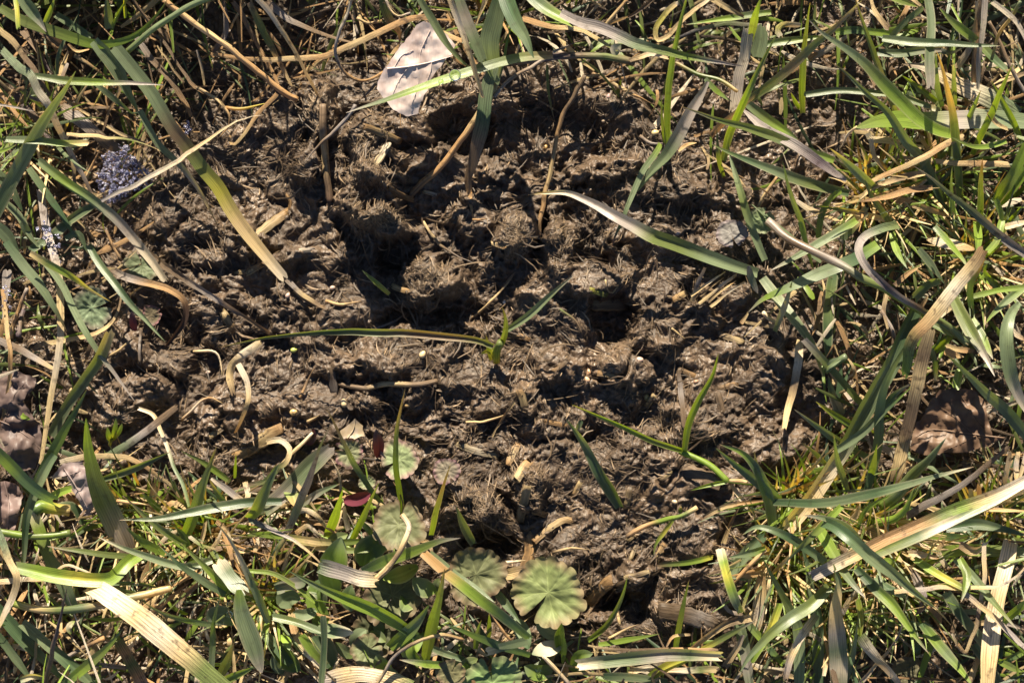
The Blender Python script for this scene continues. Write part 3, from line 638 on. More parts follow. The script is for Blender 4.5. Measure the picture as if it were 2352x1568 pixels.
G>G>o 64c 18/14 335,1250 420,1370 500,1450
g>k>g 44c 26/20 480,1120 490,1300 470,1590
g>o>g>g 54c 16/18 150,1130 320,1170 505,1252
p>s>w>s>o 115c 14/16 500,1545 700,1510 900,1540 1060,1590
G>o>G 32c 16/12 -10,825 150,850 300,930 430,1035
g>g>k 54p 10/24 115,1160 60,1000 -10,850
s>w>s 26T ~3/~5 1595,782 1700,770 1830,752
b>s>b 82c ~2/~3 1640,850 1720,850 1800,828
g>p>g 80c 12/14 170,950 280,910 360,900
k>g>k>g 60p 8/12 1620,950 1720,1080 1790,1180
g>g>k 46c 10/8 1200,1330 1280,1370 1400,1410
G>g>G 40p 6/16 1490,1340 1510,1220 1530,1150
o>G 34p 6/20 1575,1280 1580,1190 1578,1105
s>t>s 40c 8/8 600,640 560,560 620,540
w>s 44c 6/10 650,560 630,480 620,400
p>s>w 22T 6/12 600,300 590,200 540,90
s>w>t 60c 8/6 690,500 760,530 860,560
t>s>b 34c 6/10 1120,620 1180,640 1200,700
b>t>b 34c 8/5 130,830 220,760 300,740
G>G>k 50p 12/16 20,380 110,370 200,364
k>g>k>k 70c 4/6 30,1180 150,1300 260,1440
s>w>s 34c 6/6 30,700 60,620 140,560
s>o>s 40c 8/10 120,780 190,680 260,580
w>s>t 34c 6/10 220,820 250,720 290,640
G>k>G 40p 8/14 820,610 770,540 700,470
@ 1148.4 1022.7
G>o>o>G 38p 2/16/26 585,1290 700,1190 780,1060 820,960 842,862
G>o>k>o 48p 3/18/30 1158,1345 1190,1150 1220,1000 1245,892
G>G>o 38p 6/10 650,1312 850,1280 1055,1243
b>t>t>G>G>o>s 36t ~3/~5/~6 835,605 950,540 1100,490 1200,465 1302,408
G>y>G>o 32p ~6/~3 1150,485 1080,580 1030,650 1013,725
b>o>G>G>y 38c ~4/~3 1040,785 1250,768 1405,738
w>G>y>G>g>g 68c 14/18/14 1455,685 1500,850 1560,1030 1595,1100
g>g>p>g 74c 10/8 1575,1160 1620,1350 1655,1590
s>t>s>y>o 48p ~6/~8 1750,838 1650,850 1500,890 1375,912
b>p>b 32c 10/12 1450,985 1510,1090 1600,1112
s>b>s>s>t 72c 14/12/8 1660,1130 1500,1170 1350,1270 1240,1355
y>o>o>p 42p 10/18 1335,1348 1500,1260 1690,1155
w>g>g>p>g>w 92c 12/16 510,1445 700,1420 900,1395 1150,1372 1448,1382
s>b>b>t>b 38c 12/12 580,1320 800,1350 1200,1345 1435,1350
k>g>g>k 64c 8/10 685,1520 900,1530 1110,1565
G>y>G 62c 10/14 990,1525 1120,1450 1255,1395
s>w>o>s 58c 10/10 1090,1492 1300,1480 1435,1475
t>t>s 32t 8/12 1490,970 1600,850 1760,690
s>w>s>t 104c ~3/~4 1690,1215 1720,1050 1740,900 1762,690
G>g>g 48p 12/20 1750,675 1650,710 1495,742
g>k>k>g>g 64p 16/26/22 2145,765 1995,660 1890,600 1765,548 1680,540 1598,590
g>g>k 78c 6/10 1520,850 1620,720 1750,590
G>g>k>k>g 74p 14/26 1840,360 1700,240 1560,130 1425,15
G>o>G>k>G>k 72p 8/20/28 1800,560 1780,400 1740,260 1690,150 1600,50 1450,-10
o>o>b 38p 14/26 1830,320 1750,230 1700,130 1675,20
s>t>b 38c ~3/~6 1475,645 1520,520 1575,405
b>s>t>t 42c ~4/~5 1345,475 1500,400 1760,368
w>s>p 32t 10/8 285,1385 370,1480 460,1580
s>w>b 24T ~2/~4 0,770 80,762 155,755
b>s 18T ~1/~5 665,760 685,680
s>b 24T ~1/~3 720,1275 820,1220 930,1175
s>s 26c ~1/~4 790,1180 775,1060
b>s>b 22T ~1/~3 350,705 480,680 600,690
o>G>s 30T ~1/~3 1190,440 1195,400
G>G>y 44c 12/14 1700,1340 1760,1230 1830,1130
s>G>s 26c 6/8 1590,1100 1640,960 1650,870
b>s>p 60c 8/12 1480,1460 1560,1340 1600,1250
s>w>b 50c 8/8 850,1500 950,1470 1100,1440
s>s>o 60c 10/12 1030,1560 1010,1510 1060,1460
b>t>s>b 30c 14/10 1100,1330 1150,1260 1260,1250
@ 1720.4 1022.7
G>g>o>g>g 86T 6/18/38 880,400 980,320 1080,200 1190,90 1300,-50
G>G>G>o 54T 6/16/22 825,510 950,490 1040,410 1092,275
k>k>g>k>g>g>w 66p 14/26/30 160,372 500,377 750,330 1000,270 1250,200 1485,138
p>w>s>t>t>t>o>G>s>w>w 84c 22/28/28/24 415,860 560,790 720,710 900,620 1100,530 1300,440 1500,370 1700,290 1850,215
o>o>g>w>g>o>s>w 84c 22/24/22 820,715 1000,640 1200,560 1400,470 1600,370 1850,255
k>k>g>g>g>g 86p 30/38/36/30 490,505 560,530 680,620 800,730 950,840 1100,970 1248,1085
o>o>o>g>p 60p 24/34 745,680 700,600 620,530 500,480 362,458
G>G>o>o>p 54p 20/30/26 620,390 500,510 400,610 300,710 212,802
o>o>g>o>g>g 84p 18/24/20 530,930 400,1060 260,1150 130,1260 0,1400 -60,1500
g>w>g>p>s>s>g>o 125p 14/22/26 595,1600 588,1400 580,1250 570,1080 590,920 575,840 555,780
k>g>k>g>k 84p 6/12 465,1600 455,1250 445,1100 410,950 390,800 345,650
G>G>o>g>p 80p 20/28 460,550 560,720 650,870 768,1005
k>k>G>G>G>p 70p 18/28 710,810 830,930 950,1050 1060,1200 1188,1375
p>s>p>s>p 46c 10/18 720,1580 850,1430 970,1280 1020,1100 1055,940
s>p>s>s>p>s 38c 22/26 960,962 1200,940 1500,942 1700,910 1850,780
s>w>s>w>s>s 115c 12/20 1725,630 1690,800 1640,1000 1600,1250 1575,1600
w>s>p>b>s>t 38c 20/24 1562,640 1550,900 1520,1100 1480,1250 1430,1372 1375,1305
G>G>y>o 52c 20/24 1090,750 1250,850 1410,938
p>s>p>p 48c 24/22 1420,975 1600,1120 1850,1370
G>o>G>p 58p 22/30 1395,745 1435,850 1420,960 1398,1035
g>g>g>o>p 54p 18/26 1360,750 1480,870 1600,1020 1775,1220
g>k>g>g 74c 14/10 1300,970 1400,1120 1500,1240 1620,1370
k>g>g 64c 10/8 1485,1310 1580,1440 1660,1590
k>G>g>G>o 84p 12/18 1140,1175 1250,1320 1400,1490 1480,1590
G>G>G 54c 12/22 1675,1165 1750,1100 1840,1030
G>y>G 42c 16/14 720,1015 740,1150 728,1255
o>w>s>w>b 84c 16/12 735,1260 830,1390 930,1500 1010,1610
k>g>g 54p 8/22 620,1590 690,1350 712,1170
g>s>w>s>p>b 74c 18/20 445,1110 340,1250 270,1400 235,1550
G>y>G>G 52c 16/12 205,1040 130,1230 50,1365 20,1420
g>g>o>o 84p 10/18 330,1600 330,1250 270,1080 190,930 95,750
s>p>s>t 96c 4/8 30,1220 70,1050 85,860
b>s>w>s>b 84c 4/9 730,540 900,600 1100,640 1410,662
o>G>o>g 74c 8/12 1240,705 1400,690 1840,700
k>k>g>k>g 74p 14/16 1300,545 1500,520 1680,550 1850,600
t>s>t 44c 14/16 1530,420 1700,432 1840,430
b>p>p>b>b 62c 12/18 1040,465 1250,350 1400,270 1550,150 1710,10
o>G>s 64c 6/14 1490,505 1480,380 1478,290
t>t>s 42p 6/16 1522,360 1520,220
s>w>s 38c 10/20 1688,255 1725,40
G>G>G 34p 10/22 722,535 760,440 850,370 940,328
G>G>o>G 48p 6/24 775,290 820,130 845,-10
b>t>t 32c ~2/~4 278,300 340,180 415,45
s>w>t 60c 8/12 1050,720 1130,720 1250,740
b>s>w 70p 14/12 1390,650 1490,690 1600,612
t>p>t 46c 12/8 590,640 700,780 820,900
s>t>w 60c 10/12 830,810 950,880 1050,960
g>k>g 58c 12/14 830,870 930,950 1040,990
G>G 44c 16/12 890,760 945,770 945,830
b>p>v>b 70l 8/12 1060,800 1140,960 1150,1060 1100,1120
t>b>t 60l 8/6 1180,1060 1250,1120 1270,1200
k>o>k>k 64c 6/8 760,1090 900,1150 1080,1180 1220,1200
G>o>k 40p 8/12 1000,1200 1080,1180 1150,1170
s>w>s>s 54c 8/12 650,520 700,460 720,400
p>s>w>b 44c 10/12 620,1110 680,1000 780,900
w>s>t>s 50c 10/8 490,1520 510,1420 540,1300
s>b>s 50c 5/5 100,1490 200,1500 330,1540
g>G>k>G 50c 10/6 0,1180 100,1300 220,1440
G>k>G>o 46p 6/16 1810,1360 1680,1420 1600,1400
G>o>G 50p 12/8 1640,1420 1760,1480 1830,1490
s>b>p>b 44c 6/8 1480,1180 1640,1160 1820,1210
b>s>t>b 54c 8/6 1460,1560 1500,1450 1530,1350
w>s>p>b 34c 12/10 1340,1240 1390,1340 1440,1380
s>p>s>b 60c 6/10 1780,40 1760,160 1780,300
p>s>b 44c 8/14 1830,60 1790,200 1730,330
o>G>k>G 54c 8/10 1160,590 1300,600 1430,610
s>w>s>t 44c 8/10 1300,800 1250,700 1290,620
'''
# chips and short pieces lying on the soil: pigments, width, points (same survey squares)
CHIPS = '''
@ 574.2 0
t>s>t 48 755,838 870,880 985,932
w>s 48 912,948 870,1025 828,1085
s>s>t 66 35,1565 140,1480 245,1408
s>w 27 1148,1265 1222,1285
b>t 36 918,1240 1000,1290 1080,1320
t>t 20 238,1288 266,1332 258,1385
@ 0 516.8
t>s>t 76 1560,1535 1680,1460 1820,1398
s>t 58 1480,590 1540,690
t>t 46 185,425 195,485
s>b 44 1390,1390 1470,1340
s>t 34 1560,320 1640,300 1720,262
@ 574.2 516.8
b>p 54 535,960 560,1110
s>w>s 48 1380,1450 1480,1490 1640,1525
t>s>t 84 -10,1490 100,1400 192,1345
w>p 36 330,170 420,165
s>s>t 34 -20,320 80,265
s>t 36 940,400 990,425 1050,440
t>t 40 1700,735 1760,730 1830,750
s>t 30 1600,120 1680,150
@ 1148.4 516.8
t>s>b 50 128,1090 150,1140 168,1212
t>t 30 275,1290 360,1310 435,1322
w>s 30 498,1340 590,1370
t>s>t 52 55,1570 85,1510 115,1450
t>s 50 1150,490 1235,445
b>b 48 1440,1120 1472,1245
t>s 40 660,980 720,990 770,1010
b>t 40 1440,1080 1560,1050
s>b 90 615,520 720,522 835,520
y>o 40 600,430 700,460
b>s 44 1445,720 1520,745 1600,770
s>s 40 970,1190 1015,1130
b>t>b 30 250,1000 360,960 440,900
b>b 34 690,1040 790,1090 900,1110
b>t 34 1180,950 1290,1000
@ 1148.4 1022.7
t>t>b 74 185,600 195,700 150,830
t>s>t 42 228,632 330,545 430,492 495,512
t>t>t 84 585,1045 650,960 725,900
s>t 62 112,220 150,160 185,110
b>s 60 130,500 150,400 180,280
s>b 44 835,400 855,290
t>b>t 92 455,1415 560,1500 645,1575
b>b>p>b 110 1095,1100 1250,1130 1425,1195
s>t 50 1030,760 1065,690 1090,650
s>b 30 860,750 900,660
b>b>b 110 1180,140 1300,200 1420,240
t>s 36 480,330 530,245
t>t 40 220,430 310,460
s>b>s 32 830,870 920,850 980,830
b>b 40 760,930 870,890
s>t 30 880,1290 960,1270
s>t 44 850,620 910,560
b>s 30 1060,230 1130,180
'''
# seeds: layout x, y, half length, turn, pigments
SEEDS = [(970.6, 814, 9.5, 60, (0.66, 0.53, 0.33), 'cream'), (790, 925.5, 10, 100, (0.66, 0.54, 0.34), 'cream'), (675, 946, 10, 20, (0.64, 0.47, 0.22), 'amber'),
    (936, 930, 7, 10, (0.5, 0.36, 0.17), 'amber'), (675, 803.7, 8, 10, (0.42, 0.5, 0.14), 'pale green'), (661, 678.5, 7, 60, (0.5, 0.38, 0.36), 'pinkish'),
    (763.7, 661, 7, 20, (0.45, 0.36, 0.32), 'pinkish'), (1468.4, 826.3, 9.5, 10, (0.62, 0.47, 0.42), 'pinkish white'), (1351.9, 854.2, 8, 80, (0.58, 0.38, 0.25), 'peach'),
    (1348.4, 871.5, 8, 120, (0.58, 0.39, 0.27), 'peach'), (1484, 911.5, 8, 60, (0.62, 0.48, 0.2), 'amber'), (1557, 537.7, 7, 30, (0.5, 0.42, 0.42), 'lilac white'), (1475.3, 800.2, 7, 20, (0.4, 0.24, 0.16), 'rusty'),
    (1505, 305, 9, 15, (0.66, 0.52, 0.28), 'cream'), (1398, 221, 7, 70, (0.5, 0.36, 0.36), 'pinkish'), (1253, 338, 6, 70, (0.5, 0.33, 0.13), 'amber'), (1387, 277, 6, 40, (0.5, 0.4, 0.3), 'dull cream'),
    (478, 855, 6, 20, (0.5, 0.4, 0.36), 'pinkish'), (1599, 876, 6, 20, (0.42, 0.26, 0.18), 'rusty'), (1549.5, 1152, 7, 160, (0.56, 0.46, 0.34), 'dull cream'), (742, 158, 7, 80, (0.7, 0.66, 0.58), 'white'),
    (634, 1313, 8, 10, (0.62, 0.52, 0.34), 'cream'), (2163, 1376, 7, 70, (0.6, 0.5, 0.38), 'cream'), (723, 245, 6, 85, (0.75, 0.74, 0.72), 'white'), (1158, 693, 5, 80, (0.8, 0.78, 0.76), 'white'), (832, 551, 6, 20, (0.3, 0.27, 0.26), 'grey')]
# ------------------------------------------------------------------ builders
GREEN = set('gGoky')
RECS = []     # every labelled thing: object, noun, colour words, layout points
def spline(P, n):
    P = np.asarray(P, float)
    if len(P) == 2: P = np.array([P[0], (P[0] + P[1]) / 2, P[1]])
    Q = np.vstack([2 * P[0] - P[1], P, 2 * P[-1] - P[-2]])
    d = np.maximum(np.hypot(*(np.diff(P[:, :2], axis=0)).T), 1e-6); s = np.concatenate([[0], np.cumsum(d)]); s /= s[-1]
    t = np.linspace(0, 1, n); out = np.empty((n, P.shape[1]))
    for k, tt in enumerate(t):
        i = min(max(np.searchsorted(s, tt, 'right') - 1, 0), len(P) - 2); u = (tt - s[i]) / (s[i + 1] - s[i])
        p0, p1, p2, p3 = Q[i], Q[i + 1], Q[i + 2], Q[i + 3]
        out[k] = 0.5 * (2 * p1 + (p2 - p0) * u + (2 * p0 - 5 * p1 + 4 * p2 - p3) * u * u + (3 * p1 - p0 - 3 * p2 + p3) * u ** 3)
    return out, t
def stops(kinds, t):
    c = np.array([K[k] for k in kinds]); x = np.linspace(0, 1, len(c))
    if len(c) == 1: return np.repeat(c, len(t), 0)
    return np.stack([np.interp(t, x, c[:, i]) for i in range(3)], -1)
def frames(P3, img):
    T = np.gradient(P3, axis=0); T /= np.linalg.norm(T, axis=1)[:, None] + 1e-12
    d = np.gradient(img, axis=0); d = np.stack([d[:, 0], -d[:, 1]], -1); d /= np.linalg.norm(d, axis=1)[:, None] + 1e-9
    side = np.stack([-d[:, 1], d[:, 0], 0 * d[:, 0]], -1)
    Nn = np.cross(T, side); Nn /= np.linalg.norm(Nn, axis=1)[:, None] + 1e-9
    Nn[Nn[:, 2] < 0] *= -1
    return T, side, Nn
def strand(name, kinds, wid, form, zs, pts, rel=False, parent=None, rnd=None, mat=None, keel=None, cross=5, pal=None):
    """one blade, straw or stalk through layout points; wid in layout units, zs in mm"""
    rnd = rnd or random
    pts = np.asarray(pts, float)
    L = np.hypot(*np.diff(pts, axis=0).T).sum()
    n = int(np.clip(L / 9, 8, 46))
    z0 = np.interp(np.linspace(0, 1, len(pts)), np.linspace(0, 1, len(zs)), zs)
    sp, t = spline(np.column_stack([pts, z0]), n)
    img = sp[:, :2].copy(); z = sp[:, 2] * 0.001
    living = sum(k in GREEN for k in kinds) * 2 >= len(kinds)
    dd = np.gradient(img, axis=0); dd /= np.linalg.norm(dd, axis=1)[:, None] + 1e-9; ph_ = rnd.random() * 200
    wob = fbm(t * L / (70 if living else 38) + ph_, t * 0 + ph_, 71, 2) * (2.0 if living else 4.5) * min(1, L / 150) * min(1, (14 if living else 9) / wid)
    img += np.column_stack([-dd[:, 1], dd[:, 0]]) * wob[:, None]; wid = wid * (0.95 if living else 0.9)
    g = ground(img[:, 0], img[:, 1])
    if rel:
        gs = np.convolve(np.pad(g, 2, 'edge'), np.ones(5) / 5, 'valid'); z = np.maximum(gs + z, g + 0.0004)
    else: z = np.maximum(z, g + 0.0005)
    z = np.convolve(np.pad(z, 1, 'edge'), [0.25, 0.5, 0.25], 'valid')
    P3 = place(img[:, 0], img[:, 1], z); T, side, Nn = frames(P3, img)
    w = wid * S * (1 + 0.06 * np.sin(t * rnd.uniform(3, 9) + rnd.random() * 6))
    if form == 'p': prof = np.minimum(1, ((1 - t) / 0.55) ** 0.75) * np.minimum(1, 0.78 + t * 1.2)
    elif form == 'l': prof = np.clip(np.sin(np.pi * (0.04 + 0.955 * t)), 0, 1) ** 0.62
    elif form == 'T': prof = np.minimum(1, ((1 - t) / 0.6) ** 0.7)
    elif form == 'b': prof = np.minimum(1, ((1 - t) / 0.24) ** 0.6) * np.minimum(1, 0.8 + t)
    elif form == 't': prof = 1 + 0 * t
    else: prof = np.minimum(1, 0.86 + t) * np.minimum(1, 0.8 + (1 - t))
    if not living and form == 'c' and wid < 24: prof = prof * (1 - rnd.uniform(0.15, 0.6) * (t if rnd.random() < 0.7 else 1 - t))
    if not living: prof = prof * (1 + np.convolve([rnd.uniform(-0.16, 0.12) * min(1, (9 / wid) ** 1.6) for _ in range(n + 2)], [0.25, 0.5, 0.25], 'valid'))
    prof = np.maximum(prof, 0.03)
    col = stops(kinds, t) if pal is None else pal(t)
    col = col * (0.87 + 0.26 * rnd.random()) * (1 + 0.10 * np.sin(t * L / 60 * rnd.uniform(0.8, 2) + rnd.random() * 6))[:, None]
    if form == 'p' and living and rnd.random() < 0.45:
        m = sstep(0.95, 0.99, t)[:, None]; col = col * (1 - m) + np.array((0.3, 0.2, 0.12)) * m
    vs, fs, cs, uvs = [], [], [], []
    if form in 'tT':
        m = 7; ang = np.arange(m) / m * 2 * np.pi
        for i in range(n):
            r = w[i] * prof[i] / 2
            bumpy = 1 + 0.08 * np.sin(ang * 3 + i * 0.9 + wid)
            for a, bm_ in zip(ang, bumpy):
                vs.append(P3[i] + (side[i] * math.cos(a) + Nn[i] * math.sin(a)) * r * bm_); cs.append(col[i]); uvs.append((a / 6.28, t[i] * L / 300))
        for i in range(n - 1):
            for j in range(m): a0, a1 = i * m + j, i * m + (j + 1) % m; fs.append((a0, a1, a1 + m, a0 + m))
        fs.append(tuple(range(m))[::-1]); fs.append(tuple(range((n - 1) * m, n * m)))
    else:
        cross = max(cross, 7); us = np.linspace(-1, 1, cross); rib = 0.22 * rnd.random() if living else 0.1
        if keel is None: keel = rnd.choice([0.12, 0.25, 0.38, 0.5]) if living else rnd.choice([-0.2, -0.1, 0.2, 0.32, 0.45])
        roll0 = rnd.uniform(-0.35, 0.35); roll1 = roll0 + (rnd.uniform(-0.6, 0.6) if living else rnd.uniform(-1.0, 1.0))
        edge = rnd.choice([0, 0, 0.35]) if living else 0
        jag0 = [rnd.uniform(-1, 1) for _ in us]; jag1 = [rnd.uniform(-1, 1) for _ in us]
        for i in range(n):
            ro = roll0 + (roll1 - roll0) * t[i]; sd = side[i] * math.cos(ro) + Nn[i] * math.sin(ro); nn = Nn[i] * math.cos(ro) - side[i] * math.sin(ro)
            hw = w[i] * prof[i] / 2
            for q, u in enumerate(us):
                off = sd * u * hw + nn * (keel * abs(u) if keel > 0 else keel * u * u) * hw
                if form == 'c' and i == 0: off = off + T[i] * jag0[q] * hw * 0.35
                if form == 'c' and i == n - 1: off = off + T[i] * jag1[q] * hw * 0.8
                vs.append(P3[i] + off)
                c = col[i]
                if edge and abs(u) > 0.9: c = c * (1 - edge) + np.array((0.45, 0.38, 0.25)) * edge
                c = c * (1 + rib * (1.4 if abs(u) < 0.05 else -0.5 if abs(u) < 0.5 else 0.2)); cs.append(c); uvs.append(((u + 1) / 2, t[i] * L / 300))
        for i in range(n - 1):
            for j in range(cross - 1): a0 = i * cross + j; fs.append((a0, a0 + 1, a0 + 1 + cross, a0 + cross))
    o = mesh_obj(name, vs, fs, mat or (M['green'] if living else M['straw']), None, np.array(cs), uvs)
    centre(o)
    if parent is not None: adopt(o, parent)
    return o, img, living, L
def words(kinds):
    c = {}
    for k in kinds: c[k] = c.get(k, 0) + 1
    best = sorted(c, key=lambda k: (-c[k], kinds.index(k))); return KN[best[0]]
def rec(o, noun, colour, img, cat, group, size='', living=True):
    RECS.append(dict(o=o, noun=noun, colour=colour, img=np.asarray(img, float), cat=cat, group=group, size=size))
K_ = 0.3478
def rows(text):
    ox = oy = 0
    for ln in text.strip().splitlines():
        f = ln.split()
        if not f: continue
        if f[0] == '@': ox, oy = float(f[1]), float(f[2]); continue
        yield ox, oy, f
for ox, oy, f in rows(TRACED):
    kinds = f[0].split('>'); form = f[1][-1]; wid = float(f[1][:-1]) * K_
    rel = '~' in f[2]; zs = [float(q.replace('~', '')) for q in f[2].split('/')]
    if len(zs) == 1: zs *= 2
    pts = [tuple(float(q) for q in p.split(',')) for p in f[3:]]
    pts = [(ox + x * K_, oy + y * K_) for x, y in pts]
    rnd = random.Random(hash((int(pts[0][0]), int(pts[0][1]), len(pts), int(wid))))
    living = sum(k in GREEN for k in kinds) * 2 >= len(kinds)
    nm = 'grass_leaf' if living else ('straw_stalk' if form in 'tT' else 'dry_grass_leaf')
    o, img, living, L = strand(nm, kinds, wid, form, zs, pts, rel, rnd=rnd)
    size = ('short' if L < 110 else 'long' if L > 300 else '') + (' broad' if wid > 27 else ' thin' if wid < 11 else '')
    noun = {'grass_leaf': 'grass blade', 'straw_stalk': 'stalk', 'dry_grass_leaf': 'dead blade'}[nm]
    rec(o, noun, words(kinds), img, noun.split()[-1] if nm == 'straw_stalk' else 'grass blade', {'grass_leaf': 'living grass blades', 'straw_stalk': 'dry stalks and rootlets', 'dry_grass_leaf': 'dead grass blades'}[nm], size.strip())

# chips of straw and wood
for ox, oy, f in rows(CHIPS):
    kinds = f[0].split('>'); wid = float(f[1]) * K_; pts = [(ox + float(p.split(',')[0]) * K_, oy + float(p.split(',')[1]) * K_) for p in f[2:]]
    rnd = random.Random(int(pts[0][0] * 31 + pts[0][1]))
    L = np.hypot(*np.diff(np.array(pts), axis=0).T).sum(); n = int(np.clip(L / 6, 6, 30))
    sp, t = spline(np.array(pts), n); g = ground(sp[:, 0], sp[:, 1]); z = np.polyval(np.polyfit(t, g, 1), t); z = z + max(0, np.percentile(g - z, 80)) + wid * S * 0.06
    P3 = place(sp[:, 0], sp[:, 1], z); T, side, Nn = frames(P3, sp); col = stops(kinds, t) * rnd.uniform(0.5, 0.85)
    vs, fs, cs, uvs = [], [], [], []; m = 10
    sh = [1 + rnd.uniform(-0.12, 0.12) for _ in range(m)]; e0 = [rnd.uniform(-1.6, 0.5) for _ in range(m)]; e1 = [rnd.uniform(-0.5, 1.6) for _ in range(m)]
    for i in range(n):
        taper = min(1, 0.9 + 1.5 * t[i]) * min(1, 0.85 + 1.5 * (1 - t[i])) * (1 + 0.07 * math.sin(i * 1.7 + wid))
        for j in range(m):
            a = j / m * 2 * math.pi; r = wid * S / 2 * taper * sh[j]
            v = P3[i] + side[i] * math.copysign(abs(math.cos(a)) ** 0.45, math.cos(a)) * r + Nn[i] * math.copysign(abs(math.sin(a)) ** 0.6, math.sin(a)) * r * 0.26
            if i == 0: v = v + T[i] * e0[j] * r * 0.8
            if i == n - 1: v = v + T[i] * e1[j] * r * 0.8
            vs.append(v); cs.append(col[i] * (0.75 if j % 3 == 0 else 1)); uvs.append((j / m, t[i] * L / 200))
    for i in range(n - 1):
        for j in range(m): a0, a1 = i * m + j, i * m + (j + 1) % m; fs.append((a0, a1, a1 + m, a0 + m))
    fs.append(tuple(range(m))[::-1]); fs.append(tuple(range((n - 1) * m, n * m)))
    o = centre(mesh_obj('plant_chip', vs, fs, M['straw'], None, np.array(cs), uvs))
    rec(o, 'chip', words(kinds), sp, 'chip', 'chips on the bare soil', 'large' if wid > 24 else 'short' if L < 45 else '')

# the bundle of split straw: four splints side by side
bundle = empty('straw_bundle', tuple(place(np.array(1660.), np.array(665.), 0.004)))
for q in range(5):
    dx = q * 11 - 20; rnd = random.Random(q)
    strand('splint', ['b', 's', 's', 't'] if q % 2 else ['s', 's', 'w', 's'], (9, 6, 10, 7, 8)[q], 'c', [5.5, 6 + q % 2], [(1608 + dx + (0, 9, -4, 6, 0)[q], 692 + dx * 0.55 - (0, 7, -4, 5, 0)[q]), (1645 + dx, 662 + dx * 0.5), (1684 + dx * 0.95 + (0, -12, 5, -6, 3)[q], 634 + dx * 0.55 + (0, 9, -4, 4, 0)[q])], True, bundle, rnd)
RECS.append(dict(o=bundle, fixed='bundle of split pale straw splints lying on the soil', cat='straw bundle', group=None, img=np.array([(1660., 665.)])))

# seeds
for (x, y, r, tu, c, cn) in SEEDS:
    m1, m2 = 14, 9; vs, fs = [], []; rr = r * S
    ca, sa = math.cos(math.radians(tu)), math.sin(math.radians(tu))
    for i in range(m2 + 1):
        th = math.pi * i / m2; ax = -math.cos(th); rad = math.sin(th) * (0.76 - 0.12 * ax)
        for j in range(m1):
            a = 2 * math.pi * j / m1; u, v, w = ax * rr, math.cos(a) * rad * rr, math.sin(a) * rad * rr
            vs.append((u * ca - v * sa, u * sa + v * ca, w))
    for i in range(m2):
        for j in range(m1): fs.append((i * m1 + j, i * m1 + (j + 1) % m1, (i + 1) * m1 + (j + 1) % m1, (i + 1) * m1 + j))
    z = float(ground(x, y)) + rr * 0.36; p = place(np.array(float(x)), np.array(float(y)), z)
    o = mesh_obj('seed', vs, fs, M['seed'], None, np.repeat([c], len(vs), 0) * np.array((0.8, 0.74, 0.66)) * (0.9 + 0.2 * RNG.random((len(vs), 1)))); o.location = [float(q) for q in p]
    rec(o, 'seed', cn, [(x - 1, y), (x, y), (x + 1, y)], 'seed', 'seeds scattered on the soil')

